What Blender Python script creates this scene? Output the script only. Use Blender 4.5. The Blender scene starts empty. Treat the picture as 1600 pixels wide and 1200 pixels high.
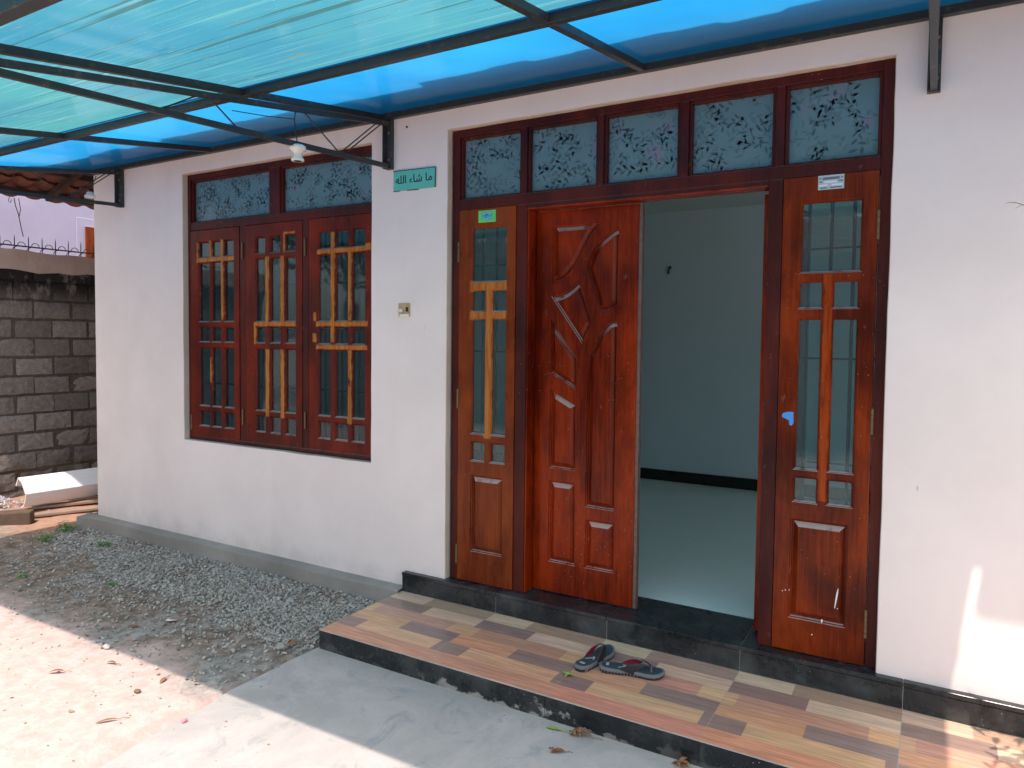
import bpy, bmesh, math, random
from mathutils import Vector, Matrix, noise
R = math.radians
random.seed(7)
S = bpy.context.scene
COL = S.collection

# ------------------------------------------------------------------ camera
YAW, PITCH, ROLL = -0.52893, 0.0426, 0.01096
cy_, sy_ = math.cos(YAW), math.sin(YAW)
F = Vector((sy_*math.cos(PITCH), cy_*math.cos(PITCH), -math.sin(PITCH)))
r_ = Vector((cy_, -sy_, 0)); u_ = r_.cross(F)
r2 = math.cos(ROLL)*r_ + math.sin(ROLL)*u_
u2 = -math.sin(ROLL)*r_ + math.cos(ROLL)*u_
cam_d = bpy.data.cameras.new('camera'); cam = bpy.data.objects.new('camera', cam_d); COL.objects.link(cam)
cam.matrix_world = Matrix(((r2.x, u2.x, -F.x, 2.25912), (r2.y, u2.y, -F.y, -3.21017), (r2.z, u2.z, -F.z, 1.31762), (0, 0, 0, 1)))
cam_d.sensor_fit = 'HORIZONTAL'; cam_d.sensor_width = 36; cam_d.lens = 1121.25/1600*36
cam_d.shift_y = -22/1600
cam_d.clip_start = .05; cam_d.clip_end = 2000
S.camera = cam

# ------------------------------------------------------------------ light
SUN = Vector((.125, -.416, 1)).normalized()          # direction towards the sun
EXPO = 1.35
w = bpy.data.worlds.new('World'); S.world = w; w.use_nodes = True
wn = w.node_tree; bg = wn.nodes['Background']
sky = wn.nodes.new('ShaderNodeTexSky'); sky.sky_type = 'NISHITA'; sky.sun_disc = False
sky.sun_elevation = math.asin(SUN.z); sky.sun_rotation = math.atan2(SUN.x, SUN.y)
sky.dust_density = 2.5; sky.air_density = 1.0
hs = wn.nodes.new('ShaderNodeHueSaturation'); hs.inputs['Saturation'].default_value = .42          # hazy tropical sky
wn.links.new(sky.outputs[0], hs.inputs['Color']); wn.links.new(hs.outputs[0], bg.inputs[0]); bg.inputs[1].default_value = .15
sl = bpy.data.lights.new('sun', 'SUN'); sl.energy = 2.05; sl.angle = R(.55); sl.color = (1, .86, .78)
so = bpy.data.objects.new('sun', sl); COL.objects.link(so); so.location = (3, -6, 9)
so.rotation_euler = SUN.to_track_quat('Z', 'Y').to_euler()
S.view_settings.view_transform = 'Standard'; S.view_settings.look = 'None'
S.view_settings.exposure = EXPO; S.view_settings.gamma = 1
S.render.engine = 'CYCLES'
S.cycles.max_bounces = 10; S.cycles.diffuse_bounces = 6; S.cycles.transmission_bounces = 8; S.cycles.transparent_max_bounces = 12
S.cycles.sample_clamp_indirect = 6

# ------------------------------------------------------------------ materials
class NT:
    def __init__(s, name):
        s.m = bpy.data.materials.new(name); s.m.use_nodes = True; s.t = s.m.node_tree
        s.b = s.t.nodes['Principled BSDF']; s.out = s.t.nodes['Material Output']
        s.pos = s.n('ShaderNodeNewGeometry').outputs['Position']
    def n(s, t, **k):
        x = s.t.nodes.new(t)
        for a, v in k.items(): setattr(x, a, v)
        return x
    def set(s, sock, v):
        if hasattr(v, 'is_linked') or isinstance(v, bpy.types.NodeSocket): s.t.links.new(v, sock)
        else:
            if isinstance(v, (tuple, list)) and len(v) == 3 and sock.type == 'RGBA': v = (*v, 1)
            sock.default_value = v
    def math(s, op, a, b=0.0, c=None, clamp=False):
        x = s.n('ShaderNodeMath', operation=op, use_clamp=clamp); s.set(x.inputs[0], a); s.set(x.inputs[1], b)
        if c is not None: s.set(x.inputs[2], c)
        return x.outputs[0]
    def scaled(s, sc, vec=None):
        x = s.n('ShaderNodeVectorMath', operation='MULTIPLY'); s.set(x.inputs[0], vec if vec is not None else s.pos); x.inputs[1].default_value = sc
        return x.outputs[0]
    def noise(s, sc=(1, 1, 1), scale=1.0, detail=4, rough=.55, dist=0, out=0):
        x = s.n('ShaderNodeTexNoise'); s.set(x.inputs['Vector'], s.scaled(sc)); x.inputs['Scale'].default_value = scale
        x.inputs['Detail'].default_value = detail; x.inputs['Roughness'].default_value = rough; x.inputs['Distortion'].default_value = dist
        return x.outputs[out]
    def voro(s, scale, feature='F1', sc=(1, 1, 1), out='Distance'):
        x = s.n('ShaderNodeTexVoronoi', feature=feature); s.set(x.inputs['Vector'], s.scaled(sc)); x.inputs['Scale'].default_value = scale
        return x.outputs[out]
    def ramp(s, v, a, b):                       # smooth 0..1 between a and b
        x = s.n('ShaderNodeMapRange', interpolation_type='SMOOTHSTEP'); s.set(x.inputs[0], v)
        x.inputs[1].default_value = a; x.inputs[2].default_value = b
        return x.outputs[0]
    def mix(s, f, a, b, mode='MIX'):
        x = s.n('ShaderNodeMix', data_type='RGBA', blend_type=mode); s.set(x.inputs[0], f); s.set(x.inputs[6], a); s.set(x.inputs[7], b)
        return x.outputs[2]
    def bump(s, h, strength=.3, dist=.01, normal=None):
        x = s.n('ShaderNodeBump'); s.set(x.inputs['Height'], h); x.inputs['Strength'].default_value = strength; x.inputs['Distance'].default_value = dist
        if normal is not None: s.set(x.inputs['Normal'], normal)
        return x.outputs[0]
    def schlick(s, f0, k=1.0):
        g = s.n('ShaderNodeNewGeometry'); d = s.n('ShaderNodeVectorMath', operation='DOT_PRODUCT')
        s.set(d.inputs[0], g.outputs['Normal']); s.set(d.inputs[1], g.outputs['Incoming'])
        p = s.math('POWER', s.math('SUBTRACT', 1.0, s.math('ABSOLUTE', d.outputs['Value'])), 5.0)
        return s.math('MULTIPLY', s.math('MULTIPLY_ADD', p, 1-f0, f0), k, clamp=True)
    def sep(s):
        x = s.n('ShaderNodeSeparateXYZ'); s.set(x.inputs[0], s.pos); return x.outputs
    def fin(s, col=None, rough=None, normal=None, **k):
        if col is not None: s.set(s.b.inputs['Base Color'], col)
        if rough is not None: s.set(s.b.inputs['Roughness'], rough)
        if normal is not None: s.set(s.b.inputs['Normal'], normal)
        for a, v in k.items(): s.set(s.b.inputs[a.replace('_', ' ')], v)
        return s.m

def simple(name, col, rough=.5, var=.15, scale=8, bump=.1, metallic=0, spec=.5):
    t = NT(name); f = t.noise(scale=scale, detail=5)
    c = t.mix(f, tuple(x*(1-var) for x in col), tuple(min(1, x*(1+var)) for x in col))
    return t.fin(c, t.math('MULTIPLY_ADD', f, .2, rough-.1), t.bump(t.noise(scale=scale*8, detail=3), bump, .003), Metallic=metallic, Specular_IOR_Level=spec)

def wood(name, dark, light, boxes=(), strip=(.50, .20, .035), stripdark=(.30, .085, .012), horiz=False, rough=.34, dust=.5, seed=0):
    t = NT(name)
    sc = (60, 60, 3) if not horiz else (3, 60, 60)
    grain = t.noise(sc, 1, 5, .6, 1.2)
    fine = t.noise((260, 260, 9) if not horiz else (9, 260, 260), 1, 3)
    blot = t.noise((3.2, 3.2, 1.4), 1, 4, .6, .6)
    f = t.math('ADD', t.math('MULTIPLY', blot, 1.15), t.math('MULTIPLY', grain, .45))
    f = t.ramp(f, .55, 1.05)
    c = t.mix(f, dark, light)
    c = t.mix(t.math('MULTIPLY', t.ramp(fine, .5, .75), .35), c, tuple(x*.35 for x in dark))
    # darker old varnish patches
    old = t.ramp(t.noise((5, 5, 2), 1, 5, .65), .54, .70)
    c = t.mix(t.math('MULTIPLY', old, .45), c, tuple(x*.4 for x in dark))
    if boxes:
        dn = t.n('ShaderNodeTexNoise'); t.set(dn.inputs['Vector'], t.pos); dn.inputs['Scale'].default_value = 24; dn.inputs['Detail'].default_value = 5
        x = t.n('ShaderNodeSeparateXYZ'); t.set(x.inputs[0], t.pos); sx, _, sz = x.outputs
        d = t.math('MULTIPLY', t.math('SUBTRACT', dn.outputs[0], .5), .022)
        m = None
        for (x0, x1, z0, z1) in boxes:
            ax = t.math('SUBTRACT', t.math('ABSOLUTE', t.math('SUBTRACT', sx, (x0+x1)/2)), (x1-x0)/2)
            az = t.math('SUBTRACT', t.math('ABSOLUTE', t.math('SUBTRACT', sz, (z0+z1)/2)), (z1-z0)/2)
            b = t.math('MAXIMUM', ax, az)
            m = b if m is None else t.math('MINIMUM', m, b)
        m = t.ramp(t.math('ADD', m, d), .006, -.004)
        sc2 = t.mix(t.ramp(grain, .35, .65), stripdark, strip)
        sc2 = t.mix(t.ramp(t.noise((14, 14, 7), 1, 4), .62, .72), sc2, dark)
        c = t.mix(m, c, sc2)
    sp = t.math('MULTIPLY', t.ramp(t.voro(46), .10, .05), t.ramp(t.noise(scale=2.3, detail=3), .52, .62))
    c = t.mix(t.math('MULTIPLY', sp, .8*dust), c, (.62, .52, .45))
    wear = t.ramp(t.noise((9, 9, 5), 3, 8, .7), .62, .70)
    c = t.mix(t.math('MULTIPLY', wear, .30*dust), c, (.36, .25, .20))
    g_ = t.n('ShaderNodeNewGeometry'); s3 = t.n('ShaderNodeSeparateXYZ'); t.set(s3.inputs[0], g_.outputs['True Normal'])
    ledge = t.math('MULTIPLY', t.ramp(s3.outputs[2], .30, .60), t.ramp(t.noise(scale=18, detail=4), .25, .5))  # dust on up-facing ledges, also painting the grey sky highlights of the bevels
    c = t.mix(t.math('MULTIPLY', ledge, .75), c, (.46, .40, .36))
    rg = t.math('MULTIPLY_ADD', blot, .25, rough-.1)
    return t.fin(c, rg, t.bump(grain, .12, .002, t.bump(t.noise(scale=9, detail=2), .15, .004)), Specular_IOR_Level=.17)

M = {}
def plaster(name, a, b, bstr=.22, stain=True):
    t = NT(name)
    f = t.noise(scale=1.3, detail=6, rough=.6)
    c = t.mix(t.ramp(f, .3, .7), a, b)
    if stain:
        x, y, z = t.sep()
        run = t.ramp(t.noise((7, 7, .6), 1, 5, .6), .55, .8)
        c = t.mix(t.math('MULTIPLY', run, .10), c, (.45, .42, .40))
        spots = t.math('MULTIPLY', t.ramp(t.voro(9, sc=(1, 1, .35)), .045, .02), t.ramp(t.noise(scale=1.6), .5, .6))
        c = t.mix(t.math('MULTIPLY', spots, .45), c, (.30, .26, .24))
        foot = t.math('MULTIPLY', t.ramp(t.math('ADD', z, t.math('MULTIPLY', t.noise(scale=6, detail=6), .30)), .20, -.02), .55)
        c = t.mix(foot, c, (.47, .43, .40))
    h = t.math('ADD', t.noise(scale=3, detail=3), t.math('MULTIPLY', t.noise(scale=55, detail=4), .10))
    return t.fin(c, .72, t.bump(h, bstr, .02), Specular_IOR_Level=.3)
M['wall'] = plaster('white_plaster', (.76, .685, .65), (.84, .765, .725))
M['inwall'] = plaster('interior_paint', (.52, .67, .72), (.56, .70, .75), .1, False)
M['ceiling'] = plaster('ceiling_paint', (.55, .60, .55), (.60, .64, .60), .1, False)
M['nwall'] = plaster('neighbour_paint', (.43, .40, .52), (.50, .46, .58), .1, False)
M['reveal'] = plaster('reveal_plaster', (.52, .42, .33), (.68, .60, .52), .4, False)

RED_D, RED_L = (.050, .0045, .0030), (.175, .015, .005)
M['frame'] = wood('frame_wood', (.036, .0075, .0075), (.098, .015, .009), rough=.34, dust=.8)
M['leafwood'] = wood('door_leaf_wood', (.062, .0040, .0015), (.275, .026, .0020), rough=.20, dust=.55)
M['sideR'] = wood('sidelight_wood', (.062, .007, .002), (.26, .034, .003), rough=.24, dust=.7,
                  boxes=[(1.868, 1.898, .66, 1.60)], strip=(.32, .052, .004), stripdark=(.20, .026, .003))
M['sideL'] = wood('sidelight_wood_orange', (.11, .016, .004), (.25, .048, .008), rough=.26, dust=.5,
                  boxes=[(.12, .345, 1.57, 1.63), (.12, .345, 1.42, 1.47), (.212, .256, .79, 1.60)], strip=(.46, .17, .035), stripdark=(.30, .085, .018))
M['sash1'] = wood('sash_wood_first', RED_D, RED_L, dust=1.0, boxes=[(-2.15, -1.77, 1.826, 1.852), (-2.024, -2.002, 1.85, 1.965), (-1.900, -1.876, 1.43, 1.965), (-2.15, -2.138, 1.86, 1.96), (-2.022, -2.004, 1.00, 1.17)])
M['sash2'] = wood('sash_wood_second', RED_D, RED_L, dust=1.0, boxes=[(-1.575, -1.195, 1.386, 1.412), (-1.465, -1.435, 1.40, 1.83), (-1.327, -1.298, 1.40, 1.83), (-1.465, -1.435, .80, 1.235), (-1.327, -1.298, .80, 1.235), (-1.29, -1.20, 1.967, 1.978), (-1.30, -1.292, 1.85, 1.97), (-1.575, -1.565, 1.27, 1.39)])
M['sash3'] = wood('sash_wood_third', RED_D, (.205, .017, .004), dust=1.0, boxes=[(-1.01, -.61, 1.828, 1.852), (-.894, -.867, 1.29, 1.95), (-.757, -.730, 1.42, 1.83), (-1.015, -.605, 1.386, 1.412), (-1.015, -.605, 1.246, 1.270), (-.757, -.730, .80, 1.24), (-.62, -.575, 1.83, 1.87), (-1.045, -1.02, 1.29, 1.34), (-1.04, -1.02, 1.42, 1.47)])
M['oldwood'] = simple('weathered_edge_wood', (.13, .09, .075), .6, .6, 40, .5)

def metal(name, col, rough):
    t = NT(name); f = t.noise(scale=30, detail=6)
    c = t.mix(t.ramp(f, .55, .7), col, (.09, .065, .05)); return t.fin(c, rough, t.bump(f, .2, .002), Specular_IOR_Level=.4)
M['steel'] = metal('dark_painted_steel', (.028, .034, .036), .45)
M['hinge'] = metal('aged_brass', (.16, .11, .05), .5)
M['grille'] = simple('grille_iron', (.02, .03, .035), .5)

# clear dusty glass
def glassmat(name, tint, dust, dcol, film=None):
    t = NT(name); tr = t.n('ShaderNodeBsdfTransparent'); t.set(tr.inputs[0], tint)
    df = t.n('ShaderNodeBsdfDiffuse'); t.set(df.inputs[0], dcol)
    gl = t.n('ShaderNodeBsdfGlossy'); t.set(gl.inputs[0], (.9, .95, .95)); gl.inputs['Roughness'].default_value = .03
    t.set(gl.inputs['Normal'], t.bump(t.noise(scale=2.2, detail=2), .05, .05))
    m1 = t.n('ShaderNodeMixShader'); d = t.math('MULTIPLY_ADD', t.noise(scale=7, detail=6, rough=.7), dust*.9, dust*.55)
    t.set(m1.inputs[0], d); t.t.links.new(tr.outputs[0], m1.inputs[1]); t.t.links.new(df.outputs[0], m1.inputs[2])
    m2 = t.n('ShaderNodeMixShader'); t.set(m2.inputs[0], t.schlick(.032, 1.0))
    t.t.links.new(m1.outputs[0], m2.inputs[1]); t.t.links.new(gl.outputs[0], m2.inputs[2]); t.t.links.new(m2.outputs[0], t.out.inputs[0])
    return t.m
M['glass'] = glassmat('dusty_window_glass', (.60, .74, .76), .09, (.26, .38, .38))
M['wglass'] = glassmat('dark_window_glass', (.38, .52, .56), .06, (.16, .27, .31))

def filmglass():
    t = NT('frosted_film_glass')
    tl = t.n('ShaderNodeBsdfTranslucent'); t.set(tl.inputs[0], (.55, .72, .72))
    f = t.noise(scale=9, detail=5)
    c = t.mix(f, (.11, .20, .225), (.165, .265, .285))
    pk = t.ramp(t.noise(scale=9, detail=3), .60, .68)
    c = t.mix(t.math('MULTIPLY', pk, .55), c, (.28, .17, .30))
    t.fin(c, .22, t.bump(t.noise(scale=70, detail=3), .15, .001), Specular_IOR_Level=.5)
    mx = t.n('ShaderNodeMixShader'); mx.inputs[0].default_value = .18
    t.t.links.new(t.b.outputs[0], mx.inputs[1]); t.t.links.new(tl.outputs[0], mx.inputs[2]); t.t.links.new(mx.outputs[0], t.out.inputs[0])
    return t.m
M['film'] = filmglass()
M['filmleaf'] = simple('film_print_dark', (.055, .092, .102), .3, .4, 30, 0)
M['filmleaf2'] = simple('film_print_grey', (.098, .158, .172), .3, .3, 30, 0)

def granite():
    t = NT('black_granite_tile'); x, y, z = t.sep()
    v = t.noise(scale=6, detail=9, rough=.7, dist=1.5)
    c = t.mix(t.ramp(v, .5, .75), (.010, .013, .015), (.045, .06, .058))
    d = t.ramp(t.noise(scale=3.5, detail=7, rough=.7), .42, .75)
    c = t.mix(t.math('MULTIPLY', d, .35), c, (.13, .14, .135))
    sp = t.math('MULTIPLY', t.ramp(t.voro(42), .09, .05), t.ramp(t.noise(scale=4), .52, .58))
    c = t.mix(t.math('MULTIPLY', sp, .8), c, (.45, .45, .42))
    # cement smears on the porch riser
    front = t.math('LESS_THAN', y, -.5)
    band = t.math('MULTIPLY', t.ramp(x, .30, .50), t.ramp(x, 1.55, 1.0))
    cem = t.ramp(t.math('SUBTRACT', t.noise((1, 1, 1.6), 7, 6, .65), t.math('MULTIPLY', t.math('ADD', z, .16), 2.3)), .56, .62)
    c = t.mix(t.math('MULTIPLY', t.math('MULTIPLY', cem, front), t.math('MULTIPLY_ADD', band, .85, .15)), c, (.27, .255, .23))
    return t.fin(c, t.math('MULTIPLY_ADD', d, .3, .22), t.bump(t.noise(scale=25, detail=4), .05, .002))
M['granite'] = granite()

def tilemat():
    t = NT('printed_wood_tile'); a = t.n('ShaderNodeVertexColor', layer_name='Col')
    g = t.noise((6, 120, 6), 1, 6, .65, 1.0); k = t.noise((1.6, 26, 1), 1, 4, .6, 3.0)
    f = t.math('MULTIPLY_ADD', t.ramp(g, .3, .75), .42, .74); f = t.math('MULTIPLY', f, t.math('MULTIPLY_ADD', t.ramp(k, .35, .7), .28, .84))
    mul = t.n('ShaderNodeVectorMath', operation='SCALE'); t.set(mul.inputs[0], a.outputs[0]); t.set(mul.inputs['Scale'], f)
    d = t.ramp(t.noise(scale=4, detail=7, rough=.7), .45, .8)
    c = t.mix(t.math('MULTIPLY_ADD', d, .20, .08), mul.outputs[0], (.50, .37, .31))
    sp = t.math('MULTIPLY', t.ramp(t.voro(30), .06, .03), t.ramp(t.noise(scale=5), .5, .6))
    c = t.mix(sp, c, (.6, .6, .55))
    return t.fin(c, t.math('MULTIPLY_ADD', d, .3, .30), t.bump(g, .03, .001))
M['tile'] = tilemat()

def polycarb(name, thin, a, b, dirt):
    t = NT(name); x, y, z = t.sep()
    flute = t.math('FRACT', t.math('MULTIPLY', y, 1/.011))
    st = t.noise((1.1, 55, 1), 1, 6, .6)                      # long streaks along x
    big = t.noise(scale=1.1, detail=3)
    c = t.mix(t.ramp(big, .3, .7), a, b)
    c = t.mix(t.math('MULTIPLY', t.ramp(st, .50, .78), .4*dirt), c, (.20, .42, .34))
    grime = t.math('MULTIPLY', t.ramp(t.noise((2.2, 34, 1), 1, 7, .68), .60, .68), t.ramp(t.noise(scale=1.7, detail=3), .42, .62))
    c = t.mix(t.math('MULTIPLY', grime, .8*dirt), c, (.14, .15, .08))
    lines = t.math('MULTIPLY', t.ramp(t.noise((.42, 27, 1), 1, 5, .6), .595, .615), t.ramp(t.noise((.8, 6, 1), 1, 3), .40, .5))
    for y0 in (-1.40, -1.93):
        lines = t.math('MAXIMUM', lines, t.ramp(t.math('ABSOLUTE', t.math('SUBTRACT', t.math('ADD', y, t.math('MULTIPLY', t.noise(scale=2.5), .012)), y0+.006)), .0042, .0026))
    c = t.mix(t.math('MULTIPLY', lines, .85*dirt), c, (.03, .09, .09))
    yel = t.math('MULTIPLY', t.ramp(t.noise((6, 60, 1), 1, 5, .6), .63, .72), t.ramp(t.noise(scale=2.6), .5, .65))
    c = t.mix(t.math('MULTIPLY', yel, .6*dirt), c, (.32, .34, .11))
    c = t.mix(t.math('MULTIPLY', t.ramp(t.voro(26, sc=(1, 2.2, 1)), .07, .03), .5*dirt), c, (.5, .7, .65))
    tl = t.n('ShaderNodeBsdfTranslucent'); t.set(tl.inputs[0], c)
    tr = t.n('ShaderNodeBsdfTransparent'); t.set(tr.inputs[0], c)
    gl = t.n('ShaderNodeBsdfGlossy'); gl.inputs['Roughness'].default_value = .09
    t.set(gl.inputs['Normal'], t.bump(t.math('ADD', t.math('MULTIPLY', flute, .06), st), .10, .004))
    m1 = t.n('ShaderNodeMixShader'); m1.inputs[0].default_value = thin
    t.t.links.new(tl.outputs[0], m1.inputs[1]); t.t.links.new(tr.outputs[0], m1.inputs[2])
    m2 = t.n('ShaderNodeMixShader'); t.set(m2.inputs[0], t.schlick(.04, .6 if thin > .025 else .32))
    t.t.links.new(m1.outputs[0], m2.inputs[1]); t.t.links.new(gl.outputs[0], m2.inputs[2]); t.t.links.new(m2.outputs[0], t.out.inputs[0])
    return t.m
M['poly_old'] = polycarb('weathered_cyan_polycarbonate', .03, (.030, .155, .225), (.055, .22, .235), 1.0)
M['poly_new'] = polycarb('blue_polycarbonate', .02, (.010, .165, .38), (.018, .22, .44), .12)

def groundmat():
    t = NT('packed_earth'); x, y, z = t.sep()
    n1 = t.noise(scale=2.2, detail=8, rough=.65); n2 = t.noise(scale=14, detail=8, rough=.7); n3 = t.noise(scale=90, detail=4)
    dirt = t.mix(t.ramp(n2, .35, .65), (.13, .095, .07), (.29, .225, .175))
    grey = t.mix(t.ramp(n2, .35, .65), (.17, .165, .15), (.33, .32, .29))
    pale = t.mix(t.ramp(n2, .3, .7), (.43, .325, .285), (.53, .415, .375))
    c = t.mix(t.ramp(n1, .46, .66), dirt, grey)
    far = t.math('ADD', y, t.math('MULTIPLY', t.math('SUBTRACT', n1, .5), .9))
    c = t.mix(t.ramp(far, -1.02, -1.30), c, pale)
    scr = t.ramp(t.noise(scale=9, detail=7, rough=.7, dist=2.5), .53, .60)
    c = t.mix(t.math('MULTIPLY', scr, .22), c, (.58, .49, .44))
    # red-brown soil in the side passage
    c = t.mix(t.math('MULTIPLY', t.ramp(x, -3.3, -3.6), t.ramp(y, -.6, -.2)), c, t.mix(n2, (.24, .12, .075), (.50, .32, .23)))
    h = t.math('ADD', n2, t.math('MULTIPLY', n3, .35))
    return t.fin(c, .9, t.bump(h, .40, .014), Specular_IOR_Level=.15)
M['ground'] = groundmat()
def slabmat():
    t = NT('cement_slab')
    n1 = t.noise(scale=1.6, detail=9, rough=.68, dist=.6); n2 = t.noise(scale=24, detail=6, rough=.7)
    c = t.mix(t.ramp(n1, .3, .7), (.355, .335, .315), (.52, .475, .44))
    c = t.mix(t.math('MULTIPLY', t.ramp(t.noise(scale=5, detail=9, rough=.7, dist=1.2), .52, .66), .65), c, (.27, .285, .285))
    c = t.mix(t.math('MULTIPLY', t.ramp(n2, .66, .74), .4), c, (.17, .165, .15))
    x, y, z = t.sep()
    edge = t.math('ADD', y, t.math('MULTIPLY', t.math('SUBTRACT', n2, .5), .12))
    c = t.mix(t.math('MULTIPLY', t.ramp(edge, -.80, -.70), .5), c, (.32, .30, .25))
    return t.fin(c, .82, t.bump(t.math('ADD', n1, t.math('MULTIPLY', n2, .3)), .35, .02), Specular_IOR_Level=.25)
M['slab'] = slabmat()
M['plinth'] = plaster('plinth_cement', (.22, .205, .18), (.36, .335, .30), .5, False)

def attrmat(name, rough=.85, nv=.3, scale=60, bump=.3):
    t = NT(name); a = t.n('ShaderNodeVertexColor', layer_name='Col'); f = t.noise(scale=scale, detail=5)
    mul = t.n('ShaderNodeVectorMath', operation='SCALE'); t.set(mul.inputs[0], a.outputs[0]); t.set(mul.inputs['Scale'], t.math('MULTIPLY_ADD', f, nv*2, 1-nv))
    return t.fin(mul.outputs[0], rough, t.bump(f, bump, .004), Specular_IOR_Level=.2)
M['stone'] = attrmat('crushed_stone')
def blockmat():
    t = NT('cement_block'); a = t.n('ShaderNodeVertexColor', layer_name='Col'); x, y, z = t.sep()
    f = t.noise(scale=22, detail=8, rough=.75)
    mul = t.n('ShaderNodeVectorMath', operation='SCALE'); t.set(mul.inputs[0], a.outputs[0]); t.set(mul.inputs['Scale'], t.math('MULTIPLY_ADD', f, 1.5, .25))
    soot = t.math('MULTIPLY', t.ramp(z, 1.50, 1.80), t.ramp(t.noise((5, 5, 2.2), 1, 7, .7), .36, .50))
    c = t.mix(t.math('MULTIPLY', soot, .92), mul.outputs[0], (.012, .012, .012))
    moss = t.math('MULTIPLY', t.ramp(z, .25, -.05), t.ramp(t.noise(scale=6, detail=5), .4, .6))
    c = t.mix(t.math('MULTIPLY', moss, .7), c, (.10, .075, .035))
    pit = t.noise(scale=70, detail=5)
    return t.fin(c, .95, t.bump(t.math('ADD', f, t.math('MULTIPLY', pit, .6)), .9, .015), Specular_IOR_Level=.1)
M['block'] = blockmat()
M['render'] = plaster('wall_top_render', (.36, .27, .22), (.54, .42, .355), .9, False)
M['rooftile'] = simple('clay_roof_tile', (.15, .055, .035), .85, .6, 6, .4)
M['rafterwood'] = simple('dark_rafter_wood', (.045, .022, .016), .8, .5, 12, .3)
M['whitefloor'] = None
t = NT('white_floor_tile'); x, y, z = t.sep()
gr = t.math('MINIMUM', t.math('ABSOLUTE', t.math('SUBTRACT', t.math('FRACT', t.math('MULTIPLY', x, 1.61)), .5)), t.math('ABSOLUTE', t.math('SUBTRACT', t.math('FRACT', t.math('MULTIPLY', y, 1.61)), .5)))
M['whitefloor'] = t.fin(t.mix(t.math('MULTIPLY', t.ramp(gr, .0018, .0009), .5), t.mix(t.noise(scale=3), (.76, .94, .88), (.79, .95, .90)), (.42, .48, .47)), .22, Specular_IOR_Level=.3)
M['skirt'] = simple('black_skirting', (.008, .009, .010), .25)
M['ceramic'] = simple('white_ceramic', (.78, .75, .66), .2, .06, 6, 0)
M['sign'] = simple('mint_sign_board', (.11, .50, .42), .45, .12, 14, .03)
M['signedge'] = simple('sign_edge_dark', (.02, .08, .07), .5)
M['ink'] = simple('black_ink', (.006, .008, .008), .5)
M['brassplate'] = simple('stained_switch_box', (.42, .31, .15), .5, .5, 40, .1)
M['white'] = simple('white_plastic', (.76, .75, .76), .45, .06, 5, .02)
M['stgreen'] = simple('green_sticker', (.14, .66, .11), .4, .1, 30, 0)
M['stblue'] = simple('blue_print', (.08, .30, .72), .4)
M['stwhite'] = simple('grey_white_sticker', (.42, .52, .56), .4, .15, 60, 0)
M['stprint'] = simple('sticker_print', (.11, .14, .18), .5)
M['tape'] = simple('blue_tape', (.04, .28, .72), .5)
M['board'] = simple('old_plank', (.30, .21, .16), .8, .4, 10, .4)
M['kerb'] = simple('mossy_kerb_block', (.10, .065, .045), .9, .5, 12, .8)
M['dryleaf'] = simple('dry_leaf_brown', (.27, .12, .045), .7, .5, 60, .3)
M['yelleaf'] = simple('yellow_green_leaf', (.28, .36, .09), .6, .3, 60, .2)
M['greenleaf'] = simple('weed_green', (.10, .27, .05), .6, .5, 40, .2)
M['foliage'] = simple('tree_foliage', (.035, .075, .02), .6, .6, 3, .2)
M['bark'] = simple('tree_bark', (.12, .09, .065), .9, .4, 12, .6)
M['stick'] = simple('dry_twig', (.20, .14, .09), .8, .3, 40, .2)
M['sole'] = simple('sandal_grey_rubber', (.165, .175, .175), .7, .15, 40, .2)
M['soledark'] = simple('sandal_black_rubber', (.02, .02, .022), .7, .2, 40, .2)
M['footbed'] = simple('sandal_footbed', (.035, .058, .070), .65, .3, 50, .3)
M['strap'] = simple('sandal_strap_black', (.012, .012, .014), .55, .3, 60, .3)
M['strapred'] = simple('sandal_strap_lining', (.26, .012, .025), .6, .2, 60, .3)
M['strapgrey'] = simple('sandal_strap_trim', (.14, .14, .135), .6)
M['mark'] = simple('sandal_print', (.40, .42, .40), .6, .2, 90, 0)
M['wire'] = simple('black_wire', (.012, .013, .015), .5)
M['bluebottle'] = simple('blue_plastic', (.02, .14, .42), .4)
M['yellowcap'] = simple('yellow_plastic', (.55, .42, .06), .4)

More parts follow.
